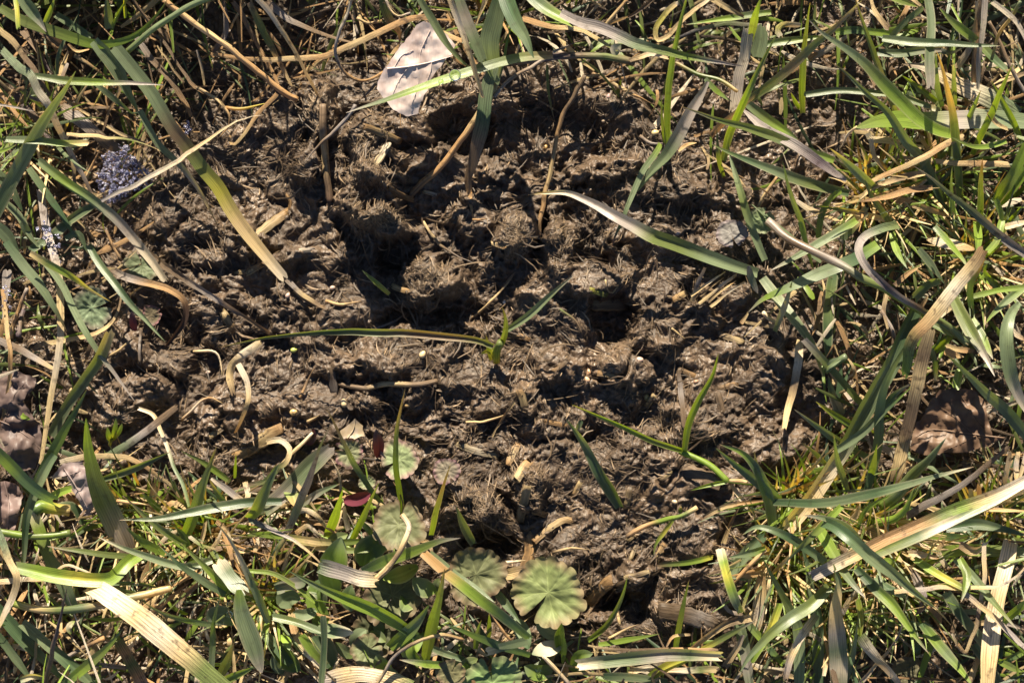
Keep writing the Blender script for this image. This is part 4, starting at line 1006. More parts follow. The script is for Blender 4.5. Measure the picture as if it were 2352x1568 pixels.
# ------------------------------------------------------------------ scalloped round leaves
def scalloped(px, py, R, face, zmm, c_in, c_edge, label, tilt=(0, 0), n=13, squash=1.0, cup=0.12, stalk=None, fold=0.0, seed=1):
    rnd = random.Random(seed); n = int(n * 1.25); rings, segs = 22, n * 10
    root = empty('scalloped_leaf', (0, 0, 0)); z0 = max(zmm * 0.001, float(ground(px, py)) + 0.002)
    c0 = place(np.array(float(px)), np.array(float(py)), z0); root.location = [float(q) for q in c0]
    fa = math.radians(face); rr = R * S; wav = (rnd.uniform(-0.2, 0.2), rnd.uniform(-0.2, 0.2)); sk = [1 + rnd.uniform(-0.06, 0.05) for _ in range(40)]
    veins = [math.pi + k + rnd.uniform(-0.08, 0.08) for k in (-2.3, -1.5, -0.72, 0, 0.72, 1.5, 2.3)]
    vs, cs, uvs, fs = [], [], [], []
    ci, ce = np.array(c_in), np.array(c_edge)
    for i in range(rings + 1):
        q = i / rings
        for j in range(segs):
            ph = 2 * math.pi * j / segs; dn = min(ph, 2 * math.pi - ph)
            lim = (1 - 0.9 * math.exp(-(dn / 0.11) ** 2)) * (0.95 - 0.05 * math.cos(2 * ph)) * (0.935 + 0.07 * abs(math.sin(n * ph / 2)) ** 0.6) * (1 + 0.03 * math.sin(3 * ph + seed)) * sk[int(n * ph / (2 * math.pi)) % 40]
            r = q * lim
            x, y = r * math.cos(ph) - 0.12, r * math.sin(ph) * squash
            vein = max(math.exp(-((min(abs(ph - v), 1) * max(r, 0.03)) / 0.016) ** 2) for v in veins)
            fork = max(math.exp(-((min(abs(ph - v - sgn * 0.34 * max(0, r - 0.35) / 0.6), 1) * max(r, 0.03)) / 0.013) ** 2) for v in veins for sgn in (-1, 1)) if r > 0.35 else 0
            bulge = abs(math.sin((ph - math.pi) / 0.62 * math.pi / 2)) * 0.0
            wide = max(math.exp(-((min(abs(ph - v), 1) * max(r, 0.05)) / 0.085) ** 2) for v in veins)
            z = 1.8 * cup * r * r - 0.026 * wide * min(1, r * 4) * (1 - 0.5 * q) - 0.004 * max(vein, 0.8 * fork) + 0.035 * float(fbm(np.array(x * 5 + seed), np.array(y * 5 + 3), 6, 2))  + fold * abs(y) + 0.03 * math.sin(n * ph) * q ** 4
            z += (tilt[0] * 1.5 + wav[0]) * x + (tilt[1] * 1.5 + wav[1]) * y + 0.10 * float(fbm(np.array(x * 1.6 + seed * 3), np.array(y * 1.6), 9, 2))
            X = (x * math.cos(fa) - y * math.sin(fa)) * rr; Y = (x * math.sin(fa) + y * math.cos(fa)) * rr
            vs.append((X, Y, z * rr))
            e = sstep(0.62, 1.0, np.array(q)) * (0.8 + 0.2 * math.sin(5 * ph + seed)); c = ci * (1 - e) + ce * e
            c = c * (0.80 + 0.34 * max(vein, 0.8 * fork)) * (1 + 0.22 * float(fbm(np.array(x * 5 + seed), np.array(y * 5), 5, 3))) * (0.93 + 0.14 * rnd.random()); cs.append(c); uvs.append((x, y))
    for i in range(rings):
        for j in range(segs):
            a, b = i * segs + j, i * segs + (j + 1) % segs; fs.append((a, b, b + segs, a + segs))
    o = mesh_obj('leaf_blade', vs, fs, M['leaf'], root, np.array(cs), uvs)
    if stalk:
        s, _, _, _ = strand('leaf_stalk', ['o', 'm', 'b'], 7, 't', stalk[0], [(px - math.cos(fa) * R * 0.10, py + math.sin(fa) * R * 0.10)] + stalk[1], rnd=rnd); adopt(s, root)
    RECS.append(dict(o=root, fixed=label, cat='leaf', group='scalloped round leaves', img=np.array([(px, py)])))
SG, SGE = (0.20, 0.26, 0.125), (0.27, 0.19, 0.13)
BR, BRE = (0.155, 0.165, 0.08), (0.17, 0.115, 0.07)
scalloped(1253, 1368, 86, 233, 9, (0.215, 0.255, 0.10), (0.26, 0.19, 0.11), 'largest scalloped round leaf, pale green, on the bare soil', n=15, cup=0.10, seed=3, tilt=(0.0, 0.1))
scalloped(1085, 1322, 76, 200, 13, BR, BRE, 'brownish green scalloped leaf crossed by two grass blades', n=14, cup=0.10, squash=0.86, seed=5, tilt=(0.1, -0.15))
scalloped(918, 1198, 62, 80, 15, BR, BRE, 'brownish olive scalloped leaf under a curled straw', n=13, cup=0.12, seed=7, tilt=(-0.15, 0.05))
scalloped(897, 1378, 88, 250, 8, BR, BRE, 'wide dull olive scalloped leaf lying under a long green blade', n=13, squash=0.72, cup=0.08, seed=9)
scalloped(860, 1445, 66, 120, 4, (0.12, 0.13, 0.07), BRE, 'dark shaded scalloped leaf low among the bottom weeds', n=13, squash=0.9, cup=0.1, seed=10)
scalloped(217, 706, 49, 10, 6, (0.19, 0.245, 0.145), (0.26, 0.22, 0.17), 'pale grey-green scalloped leaf in the shade beside the spotted straw', n=13, cup=0.06, seed=11, tilt=(0, 0.15))
scalloped(912, 1058, 48, 215, 6, (0.25, 0.30, 0.15), (0.30, 0.18, 0.17), 'pale green scalloped leaf with pink rim behind an upright blade', n=13, cup=0.08, seed=13, tilt=(0, 0.15))
scalloped(797, 1037, 36, 160, 6, (0.24, 0.25, 0.14), (0.27, 0.13, 0.15), 'small pink-rimmed scalloped leaf behind a dark leaning blade', n=12, cup=0.1, seed=15)
scalloped(1027, 1084, 33, 300, 5, (0.28, 0.24, 0.18), (0.25, 0.14, 0.16), 'little pinkish scalloped leaf pierced by a dark grass tip', n=12, cup=0.06, seed=17, tilt=(0.1, 0.2))
scalloped(843, 1104, 20, 90, 5, (0.26, 0.30, 0.16), (0.28, 0.24, 0.16), 'tiny pale green scalloped leaf below the maroon bud', n=9, cup=0.15, seed=19)
scalloped(1751, 503, 33, 60, 7, (0.22, 0.28, 0.14), (0.26, 0.27, 0.17), 'small green scalloped leaf beside a grass stem joint', n=10, cup=0.06, seed=21, tilt=(0, 0.2))
scalloped(1681, 540, 36, 285, 6, (0.20, 0.185, 0.17), (0.20, 0.155, 0.16), 'small greyish purple scalloped leaf on the soil', n=11, cup=0.05, seed=23, tilt=(0.1, 0.1))
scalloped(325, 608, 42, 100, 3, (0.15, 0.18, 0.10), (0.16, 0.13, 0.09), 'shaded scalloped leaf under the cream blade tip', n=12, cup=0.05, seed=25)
scalloped(352, 722, 24, 20, 4, (0.16, 0.13, 0.08), (0.22, 0.10, 0.11), 'little maroon and olive scalloped leaf beside a green blade', n=10, cup=0.1, seed=27)
scalloped(1130, 1560, 70, 100, 12, (0.18, 0.26, 0.10), (0.22, 0.24, 0.12), 'green scalloped leaf cut off by the bottom edge', n=13, cup=0.08, seed=29)
scalloped(848, 1490, 40, 30, 11, (0.17, 0.19, 0.09), BRE, 'small brown-rimmed scalloped leaf near the bottom edge', n=11, cup=0.1, seed=31)
scalloped(1038, 1540, 34, 60, 14, (0.17, 0.16, 0.08), BRE, 'brownish scalloped leaf lobes at the bottom edge', n=9, cup=0.1, seed=33)
scalloped(2080, 1545, 40, 200, 3, (0.13, 0.12, 0.07), BRE, 'dull brown round leaf low at the bottom edge', n=11, cup=0.1, seed=35)

# ------------------------------------------------------------------ oval leaves of small weeds
def oval(pts, width, zs, kinds, label, cat='leaf', cupd=0.3, mat='leaf'):
    o, img, _, _ = strand('oval_leaf', kinds, width, 'l', zs, pts, rnd=random.Random(int(pts[0][0])), mat=M[mat], keel=cupd, cross=9)
    RECS.append(dict(o=o, fixed=label, cat=cat, group='small weed leaves', img=img))
oval([(770, 1365), (760, 1320), (768, 1275), (783, 1233)], 66, [8, 16, 18], ['k', 'G', 'G', 'g'], 'upright oval green leaf with a pale midrib', cupd=0.2)
oval([(835, 1300), (850, 1265), (880, 1245), (905, 1240)], 66, [8, 13, 16], ['G', 'k', 'G'], 'cupped dark green oval leaf with a bright rim', cupd=0.6)
oval([(478, 1425), (510, 1410), (548, 1430)], 62, [9, 11], ['g', 'g', 'G'], 'glossy rounded green leaf holding a water drop', cupd=0.1)
oval([(1286, 1470), (1262, 1452), (1231, 1432)], 32, [6, 9], ['g', 'g', 'g'], 'upper pale oval leaflet below the largest scalloped leaf', cupd=0.2)
oval([(1292, 1478), (1258, 1490), (1222, 1502)], 40, [6, 10], ['g', 'w', 'g'], 'lower pale oval leaflet below the largest scalloped leaf', cupd=0.2)
oval([(1290, 1500), (1284, 1465), (1290, 1430)], 26, [4, 14], ['G', 'G', 'G'], 'upright bright green leaflet below the largest scalloped leaf', cupd=0.5)
oval([(1292, 1522), (1294, 1490), (1291, 1452)], 15, [4, 16], ['G', 'k', 'G'], 'narrow green leaflet standing below the largest scalloped leaf', cupd=0.5)
oval([(652, 1118), (672, 1135), (680, 1165)], 34, [6, 10], ['o', 'o', 't'], 'small round olive leaf with a reddish edge', cupd=0.2)
oval([(690, 1160), (712, 1168), (738, 1158)], 24, [4, 8], ['o', 'o', 'G'], 'small flat olive leaf beside the straw arc', cupd=0.2)
oval([(790, 1150), (818, 1146), (852, 1132)], 36, [4, 8], ['m', 'm', 'm'], 'crumpled maroon leaf beside an upright blade', cupd=0.35)
oval([(868, 1050), (870, 1020), (864, 985)], 30, [3, 10], ['m', 'm', 'v'], 'folded maroon leaf bud standing on the soil', cupd=0.7)
oval([(705, 1020), (716, 1003), (722, 985)], 26, [2, 7], ['m', 'v', 'm'], 'small maroon crinkled leaf beside the pale straw fork', cupd=0.5)
oval([(312, 760), (306, 740), (302, 715)], 20, [3, 7], ['m', 'm', 'v'], 'tiny maroon leaf scrap in the shade', cupd=0.4)
oval([(735, 1455), (738, 1410), (725, 1370), (735, 1330)], 60, [6, 9], ['k', 'G', 'k'], 'dark green ragged weed leaf under the silvery cut blade', cupd=0.3)
oval([(760, 1530), (740, 1490), (720, 1460)], 66, [5, 8], ['k', 'g', 'k'], 'dark shaded weed leaf near the bottom edge', cupd=0.3)
oval([(630, 1480), (660, 1510), (690, 1540)], 60, [4, 6], ['k', 'G', 'k'], 'shaded green weed leaf beside the frayed straw', cupd=0.3)
oval([(640, 1390), (665, 1370), (690, 1375)], 50, [6, 9], ['g', 'g', 'g'], 'soft pale green weed leaf under a thin green blade', cupd=0.2)
oval([(730, 1440), (762, 1448), (812, 1452)], 34, [9, 12], ['g', 'g', 'w'], 'pale torn leaf tip above the shaded weed leaves', cupd=0.15)
oval([(960, 1300), (920, 1320), (880, 1330)], 40, [8, 12], ['G', 'y', 'G'], 'bright yellow-green sunlit leaf below the olive blade', cupd=0.3)
oval([(1180, 1420), (1200, 1450), (1214, 1490)], 40, [4, 8], ['g', 'g', 'k'], 'pale green leaf tucked beside the largest scalloped leaf', cupd=0.2)
oval([(40, 938), (52, 955), (70, 962)], 14, [8, 10], ['G', 'G', 'G'], 'tiny bright green leaflet on the purplish dead leaf', cupd=0.2)
oval([(1420, 125), (1412, 115), (1426, 102)], 24, [16, 18], ['g', 'w', 'g'], 'small pale green cotyledon hanging under a long blade', cupd=0.1)
oval([(163, 1455), (158, 1440), (172, 1425)], 16, [8, 10], ['G', 'w', 'G'], 'tiny pale green sprout in the shaded corner', cupd=0.2)
oval([(1895, 850), (1906, 838), (1936, 822)], 17, [14, 18], ['g', 'g', 'g'], 'blunt grey-green grass tip resting on a stem', cupd=0.4)
# more small leaves of the weed cushion
rw = random.Random(77)
for i in range(34):
    x, y = rw.uniform(640, 1010), rw.uniform(1235, 1575)
    if i > 25: x, y = rw.uniform(1010, 1330), rw.uniform(1490, 1575)
    a = rw.uniform(0, 6.28); l = rw.uniform(34, 66); c_ = rw.choice(['G>G>g', 'g>G>g', 'k>G>G', 'G>g>o', 'g>g>g']).split('>'); z_ = rw.uniform(5, 12)
    pts = [(x, y), (x + math.cos(a) * l / 2, y + math.sin(a) * l / 2), (x + math.cos(a + 0.3) * l, y + math.sin(a + 0.3) * l)]
    o, img, _, _ = strand('oval_leaf', c_, l * rw.uniform(0.45, 0.75), 'l', [z_ - 3, z_, z_ + rw.uniform(-2, 3)], pts, rnd=random.Random(i), mat=M['leaf'], keel=rw.uniform(0.1, 0.5), cross=9)
    rec(o, 'oval weed leaf', words(c_), img, 'leaf', 'small weed leaves')
# lime sprout: three leaflets on one stem
sp_ = empty('sprout', tuple(place(np.array(256.), np.array(1012.), 0.003)))
for pts in ([(256, 1014), (248, 1000), (246, 980)], [(256, 1014), (262, 992), (266, 960)], [(257, 1012), (272, 990), (280, 972)]):
    strand('leaflet', ['y', 'G', 'g'], 13, 'l', [4, 10, 15], pts, parent=sp_, rnd=random.Random(int(pts[1][0])), mat=M['leaf'], keel=0.5)
strand('stem', ['y', 'G'], 8, 't', [2, 7], [(252, 1022), (256, 1006)], parent=sp_)
RECS.append(dict(o=sp_, fixed='lime green sprout of three leaflets on dark soil', cat='sprout', group=None, img=np.array([(260., 990.)])))

# ------------------------------------------------------------------ seedlings with several blades on one shoot
def plant(name, label, base, parts):
    root = empty(name, tuple(place(np.array(float(base[0])), np.array(float(base[1])), float(ground(*base))))); allp = []
    for i, (pn, kinds, wid, form, zs, pts, keel) in enumerate(parts):
        o, img, _, _ = strand(pn, kinds.split('>'), wid, form, zs, pts, parent=root, rnd=random.Random(i + int(base[0])), keel=keel); allp.append(img)
    RECS.append(dict(o=root, fixed=label, cat='seedling', group=None, img=np.vstack(allp)))
plant('grass_seedling', 'solitary grass seedling with one long dark blade in the bare patch', (1143, 828), [
    ('blade', 'o>b>b>g>k>g>o>p', 19, 'p', [9, 14, 17, 14, 6], [(1132, 794), (1090, 780), (990, 768), (885, 761), (780, 760), (690, 765), (610, 775), (500, 799)], 0.75),
    ('blade', 'g>g>g>p', 17, 'p', [8, 16, 26], [(1167, 758), (1215, 725), (1270, 675), (1322, 630)], 0.6),
    ('blade', 'o>o>o>b', 15, 'p', [3, 12, 20], [(1146, 800), (1158, 768), (1160, 735), (1152, 702)], 0.8),
    ('sheath', 'y>G>o', 19, 't', [0, 9], [(1140, 830), (1141, 806), (1150, 785)], None),
    ('sheath', 'y>G>b', 13, 'p', [1, 10], [(1130, 826), (1122, 795), (1116, 768)], 0.6),
    ('sheath', 'y>y>o', 10, 'l', [2, 7], [(1140, 800), (1118, 806), (1104, 812)], 0.3)])
plant('branching_seedling', 'branching bright green seedling on open soil casting a long shadow', (1570, 1045), [
    ('blade', 'G>o>G>G>y', 14, 'p', [4, 14, 26], [(1576, 1037), (1514, 1017), (1444, 986), (1374, 955), (1313, 929)], 0.7),
    ('blade', 'G>G>G>G', 18, 'p', [4, 18, 36], [(1570, 1042), (1579, 980), (1600, 928), (1635, 864), (1651, 812)], 0.6),
    ('stem', 'G>G>G>G', 15, 't', [4, 7], [(1560, 1036), (1600, 1052), (1640, 1075), (1672, 1106)], None),
    ('dry_sheath', 's>w>s', 13, 'p', [6, 5], [(1676, 1108), (1698, 1141), (1734, 1200)], 0.3),
    ('blade', 'G>G>G', 10, 'p', [7, 8], [(1670, 1106), (1628, 1113), (1586, 1126)], 0.6),
    ('stem', 's>t>s', 12, 't', [7, 9], [(1676, 1104), (1700, 1105), (1716, 1108)], None)])
plant('green_shoot', 'short dark green shoot poking from a clod above the long blade', (892, 675), [
    ('blade', 'y>G>k', 12, 'p', [5, 12], [(893, 676), (862, 648), (831, 620)], 0.5)])

# ------------------------------------------------------------------ dead tree leaves
def dead_leaf(label, outline, zfun, c0, c1, ribs, thick=0.00035, seed=1, crumple=1.0, spot=(0.3, 0.24, 0.2)):
    P = np.array(outline, float); cx, cy = P.mean(0)
    root = empty('dead_leaf', tuple(place(np.array(cx), np.array(cy), zfun(cx, cy) * 0.001)))
    # dense uneven edge
    E = []
    for i in range(len(P)):
        a, b = P[i], P[(i + 1) % len(P)]; k = max(2, int(np.hypot(*(b - a)) / 7))
        for q in range(k): E.append(a + (b - a) * q / k)
    E = np.array(E); rr = random.Random(seed); E = E + np.array([[rr.uniform(-1.6, 1.6), rr.uniform(-1.6, 1.6)] for _ in E])
    bm = bmesh.new(); st = 6.0
    x0, y0 = P.min(0) + 3; x1, y1 = P.max(0)
    gx, gy = np.meshgrid(np.arange(x0, x1, st), np.arange(y0, y1, st)); gx = gx.ravel() + np.random.default_rng(seed).uniform(-1.5, 1.5, gx.size); gy = gy.ravel() + np.random.default_rng(seed + 1).uniform(-1.5, 1.5, gy.size)
    keep = sdist(gx, gy, E) < -3.0
    pts = np.vstack([E, np.column_stack([gx[keep], gy[keep]])])
    from mathutils.geometry import delaunay_2d_cdt
    nE = len(E); res = delaunay_2d_cdt([Vector(p) for p in pts], [(i, (i + 1) % nE) for i in range(nE)], [list(range(nE))], 1, 1e-4)
    v2 = np.array([(v.x, v.y) for v in res[0]]); fc = [tuple(f) for f in res[2]]
    z = np.array([zfun(x, y) for x, y in v2]) + crumple * (1.6 * fbm(v2[:, 0] / 38, v2[:, 1] / 38, seed + 60, 3) + 0.35 * fbm(v2[:, 0] / 9, v2[:, 1] / 9, seed + 70, 2))
    dv = np.full(len(v2), 1e9)
    for rb in ribs:
        for a, b in zip(rb[:-1], rb[1:]):
            a, b = np.array(a, float), np.array(b, float); e = b - a; t = np.clip(((v2 - a) @ e) / (e @ e), 0, 1); dv = np.minimum(dv, np.hypot(*(v2 - a - t[:, None] * e).T))
    z = z + 0.22 * np.exp(-(dv / 5) ** 2)
    z = np.maximum(z * 0.001, ground(v2[:, 0], v2[:, 1]) + 0.0008)
    P3 = place(v2[:, 0], v2[:, 1], z)
    nzv = fbm(v2[:, 0] / 26, v2[:, 1] / 26, seed + 80, 4)[:, None]; cc = np.array(c0) * (0.5 + 0.5 * nzv + 0.0) + np.array(c1) * (0.5 - 0.5 * nzv)
    sp_n = sstep(0.12, 0.35, fbm(v2[:, 0] / 16, v2[:, 1] / 16, seed + 90, 3))[:, None]; cc = cc * (1 - 0.6 * sp_n) + np.array(spot) * 0.6 * sp_n
    n0 = len(P3); nrm = np.array([0, 0, thick]); vs = np.vstack([P3, P3 - nrm]); fs = list(fc) + [tuple(q + n0 for q in f[::-1]) for f in fc]
    o = mesh_obj('leaf_blade', vs, fs, M['dead'], None, np.vstack([cc, cc * 0.8]), np.vstack([v2, v2]) / 100); centre(o); adopt(o, root)
    for k, rb in enumerate(ribs):
        zz = [float(np.interp(0, [0], [zfun(*p)])) for p in rb]
        pp = np.array(rb, float); n = 14; sp, t = spline(pp, n)
        near = [int(np.argmin(np.hypot(*(v2 - q).T))) for q in sp]; zs = z[near] + 0.00015
        q3 = place(sp[:, 0], sp[:, 1], zs); T, sd, Nn = frames(q3, sp); w = (2.2 if k == 0 else 1.0) * S
        vv, ff, m = [], [], 5
        for i in range(n):
            for j in range(m): a = 2 * math.pi * j / m; vv.append(q3[i] + (sd[i] * math.cos(a) + Nn[i] * math.sin(a)) * w * (1 - 0.6 * t[i]))
        for i in range(n - 1):
            for j in range(m): ff.append((i * m + j, i * m + (j + 1) % m, (i + 1) * m + (j + 1) % m, (i + 1) * m + j))
        r = mesh_obj('midrib' if k == 0 else 'vein', vv, ff, M['dead'], None, np.repeat([np.array(c1) * 1.1], len(vv), 0), [(0, 0)] * len(vv)); centre(r); adopt(r, root)
    RECS.append(dict(o=root, fixed=label, cat='dead leaf', group='dead tree leaves', img=P))
    return root
def A2(l): return [(574.2 + x * K_, y * K_) for x, y in l]
dead_leaf('pale pinkish dead leaf standing tilted under a wet green blade', A2([(840, 590), (850, 520), (900, 440), (960, 350), (1030, 260), (1100, 170), (1150, 140), (1230, 170), (1290, 220), (1360, 300), (1330, 360), (1290, 390), (1260, 440), (1210, 500), (1170, 600), (1130, 680), (1110, 750), (1050, 770), (990, 750), (930, 710), (880, 650)]),
    lambda x, y: 17 + (265 - y) * 0.020 - (x - 950) * 0.018, (0.55, 0.45, 0.42), (0.60, 0.49, 0.44),
    [A2([(905, 455), (1050, 440), (1200, 410), (1340, 370)]), A2([(1190, 200), (1130, 330), (1120, 420)]), A2([(1050, 440), (990, 520), (940, 620)]), A2([(1100, 430), (1110, 560), (1060, 700)]), A2([(1200, 410), (1190, 480), (1150, 560)]), A2([(950, 450), (1000, 370), (1080, 330)])], seed=4, crumple=0.5, spot=(0.40, 0.29, 0.25))
def B4(l): return [(1720.4 + x * K_, 516.8 + y * K_) for x, y in l]
dead_leaf('shaded brown dead leaf with a stalk under the grass', B4([(1150, 1260), (1200, 1160), (1260, 1090), (1380, 1075), (1490, 1090), (1560, 1170), (1580, 1290), (1610, 1390), (1680, 1410), (1570, 1460), (1440, 1500), (1300, 1500), (1160, 1520), (1070, 1480), (1080, 1380), (1110, 1300)]),
    lambda x, y: 7 + (y - 960) * -0.005 + (x - 2190) * 0.02, (0.115, 0.068, 0.042), (0.17, 0.108, 0.07),
    [B4([(1690, 1405), (1560, 1390), (1400, 1370), (1200, 1350), (1100, 1400)]), B4([(1580, 1390), (1480, 1260), (1400, 1120)]), B4([(1480, 1380), (1350, 1260), (1230, 1180)]), B4([(1500, 1390), (1400, 1440), (1280, 1490)])], seed=14, crumple=1.6, spot=(0.08, 0.045, 0.03))
dead_leaf('wet purplish dead leaf at the left edge', [(-20, 865), (10, 852), (38, 850), (60, 860), (82, 868), (80, 892), (60, 905), (52, 922), (68, 945), (92, 980), (98, 1030), (80, 1075), (40, 1085), (-20, 1060)],
    lambda x, y: 8 + (x - 40) * -0.02 + 2 * math.sin(x / 25), (0.105, 0.075, 0.068), (0.15, 0.105, 0.088), [[(-20, 960), (20, 975), (60, 1000), (92, 1030)], [(10, 970), (30, 910), (60, 875)], [(40, 985), (30, 1030), (10, 1065)]], seed=24, crumple=2.2, spot=(0.06, 0.04, 0.04))
dead_leaf('torn silvery scrap of dead leaf beside a broad olive blade', [(114, 1098), (146, 1064), (188, 1058), (206, 1105), (220, 1160), (208, 1176), (221, 1190), (184, 1182), (191, 1168), (167, 1127), (153, 1092)],
    lambda x, y: 12 - (y - 1120) * 0.03, (0.34, 0.27, 0.26), (0.27, 0.21, 0.2), [[(146, 1075), (170, 1110), (200, 1165)], [(160, 1090), (185, 1080)]], seed=34, crumple=1.4, spot=(0.14, 0.09, 0.08))
dead_leaf('glossy dark purplish leaf piece on the left edge below the larger one', [(-20, 1118), (12, 1104), (40, 1112), (52, 1140), (44, 1180), (30, 1225), (14, 1245), (-20, 1240)],
    lambda x, y: 9 + 2 * math.sin(x / 18), (0.14, 0.095, 0.085), (0.2, 0.14, 0.125), [[(10, 1105), (20, 1160), (14, 1240)]], seed=44, crumple=2.0, spot=(0.08, 0.05, 0.05))
dead_leaf('small torn straw-brown husk among the left straw curls', [(780, 990), (800, 975), (815, 960), (832, 978), (838, 1000), (815, 1008), (790, 1012)],
    lambda x, y: 6, (0.24, 0.18, 0.11), (0.33, 0.26, 0.17), [[(795, 1010), (812, 985), (815, 962)]], seed=54, crumple=1.0)

# ------------------------------------------------------------------ frost, drops
def crystals(label, outline, n, z0, seed, name='frost_patch'):
    r_ = np.random.default_rng(seed); P = np.array(outline, float); x0, y0 = P.min(0); x1, y1 = P.max(0)
    bm = bmesh.new(); k = 0; ico = bmesh.new(); bmesh.ops.create_icosphere(ico, subdivisions=1, radius=1); iv = np.array([v.co[:] for v in ico.verts]); iff = [[v.index for v in f.verts] for f in ico.faces]; ico.free(); bm.free()
    vs, fs = [], []
    while k < n:
        x, y = r_.uniform(x0, x1), r_.uniform(y0, y1)
        d = float(sdist(np.array(x), np.array(y), P))
        if d > 0: continue
        k += 1; r = r_.uniform(1.4, 5.5) * S * (2.0 if k % 17 == 0 else 1); z = max(float(ground(x, y)), z0 * 0.001) + r_.uniform(0, 0.0035) * min(1, -d / 14)
        A = r_.normal(size=(3, 3)); A, _ = np.linalg.qr(A); sc = r * np.array([1, r_.uniform(0.5, 1), r_.uniform(0.5, 1.6)])
        b = len(vs) ; p = place(np.array(x), np.array(y), z)
        vs.extend((iv * sc * r_.uniform(0.75, 1.2, (len(iv), 1))) @ A.T + p); fs.extend([[q + b for q in f] for f in iff])
    o = centre(mesh_obj(name, vs, fs, M['ice'], smooth=False)); RECS.append(dict(o=o, fixed=label, cat='frost', group='melting frost', img=P)); return o
crystals('bluish frost crystals in the shade below a straw', [(222, 400), (235, 360), (268, 332), (300, 340), (318, 372), (355, 400), (350, 425), (300, 440), (265, 470), (240, 455), (225, 430)], 480, 1, 2)
crystals('icy sheath of frost on the spotted straw stalk', [(80, 520), (100, 500), (128, 520), (140, 560), (148, 600), (128, 605), (105, 560)], 24, 13, 3)
crystals('tiny speck of frost beside the broad striped blade', [(422, 290), (432, 280), (438, 300), (428, 312)], 26, 4, 4)
crystals('glassy ice film on the reddish straw at the left edge', [(2, 660), (20, 640), (28, 690), (22, 720), (4, 712)], 12, 12, 5)
def drop(px, py, zmm, r, label, flat=0.8):
    vs, fs = [], []; m1, m2 = 20, 12; rr = r * S
    for i in range(m2 + 1):
        th = math.pi * i / m2
        for j in range(m1): a = 2 * math.pi * j / m1; vs.append((math.sin(th) * math.cos(a) * rr, math.sin(th) * math.sin(a) * rr, math.cos(th) * rr * flat))
    for i in range(m2):
        for j in range(m1): fs.append((i * m1 + j, i * m1 + (j + 1) % m1, (i + 1) * m1 + (j + 1) % m1, (i + 1) * m1 + j)[::-1])
    o = mesh_obj('water_drop', vs, fs, M['water']); o.location = [float(q) for q in place(np.array(float(px)), np.array(float(py)), zmm * 0.001)]
    RECS.append(dict(o=o, fixed=label, cat='water drop', group='water drops', img=np.array([(px, py)])))
drop(1045, 173, 28, 13, 'larger round water drop on the green blade over the pale leaf', 0.7)
drop(1013, 188, 27.5, 6, 'smaller water drop on the green blade over the pale leaf')
drop(313, 1341, 17, 5, 'small water drop hanging beside the straw bundle')
drop(524, 1388, 16, 6, 'clear water drop above the glossy rounded leaf', 1.2)
drop(527, 1410, 13, 7, 'flat shiny water drop lying on the glossy rounded leaf', 0.4)
drop(1237, 1536, 9, 7, 'bluish water drop low beside the bottom green leaf')

# ------------------------------------------------------------------ uncountable stuff
def strips(name, x, y, ang, ln, wd, z0, z1, lift, cols, mat, seg=2, curl=None, tip=0.5, label=None, cat=None, roll=0.3):
    """many thin bent strips as one mesh; x, y, ln, wd in layout units, heights in metres"""
    n = len(x); t = np.linspace(-0.5, 0.5, seg + 1); curl = np.zeros(n) if curl is None else curl
    a = ang[:, None] + curl[:, None] * t[None, :] * 2
    dx = np.cos(a) * (ln / seg)[:, None]; dy = np.sin(a) * (ln / seg)[:, None]
    X = x[:, None] + np.cumsum(dx, 1) - dx.sum(1)[:, None] / 2; Y = y[:, None] + np.cumsum(dy, 1) - dy.sum(1)[:, None] / 2
    q = t + 0.5
    Z = z0[:, None] * (1 - q) + z1[:, None] * q + lift[:, None] * (4 * q * (1 - q))[None, :]
    Z = np.maximum(Z, ground(X, Y) + 0.00015)
    wx, wy = world_xy(X, Y); C = np.stack([wx, wy, Z], -1)
    prof = np.minimum(1, (1 - q) / tip + 0.12) * np.minimum(1, q / 0.2 + 0.5)
    rl = RNG.uniform(-roll, roll, n)[:, None]
    hx = -np.sin(-a) * (wd[:, None] * S / 2) * prof[None]; hy = np.cos(-a) * (wd[:, None] * S / 2) * prof[None]; hz = np.hypot(hx, hy) * np.sin(rl)
    Lf = C + np.stack([hx, hy, hz], -1); Rt = C - np.stack([hx, hy, hz], -1); Md = C + np.stack([0 * hx, 0 * hx, np.hypot(hx, hy) * 0.35], -1)
    V = np.stack([Lf, Md, Rt], 2).reshape(-1, 3)
    k = (seg + 1) * 3; base = (np.arange(n) * k)[:, None, None]; i = np.arange(seg)[None, :, None] * 3
    f1 = np.concatenate([base + i, base + i + 1, base + i + 4, base + i + 3], 2).reshape(-1, 4); f2 = np.concatenate([base + i + 1, base + i + 2, base + i + 5, base + i + 4], 2).reshape(-1, 4)
    o = fast_mesh(name, V, np.vstack([f1, f2]), mat, np.repeat(cols, k, 0), smooth=True)
    uvl = o.data.uv_layers.new(name='UVMap'); li = np.empty(len(o.data.loops), np.int32); o.data.loops.foreach_get('vertex_index', li)
    uu = np.tile(np.array([0, 0.5, 1.0]), n * (seg + 1)); vv = np.repeat((q[None] * (ln / 300)[:, None] + RNG.random(n)[:, None] * 9).ravel(), 3)
    uvl.data.foreach_set('uv', np.column_stack([uu, vv]).astype(np.float32)[li].ravel())
    tag(o, label, cat, kind='stuff'); return o
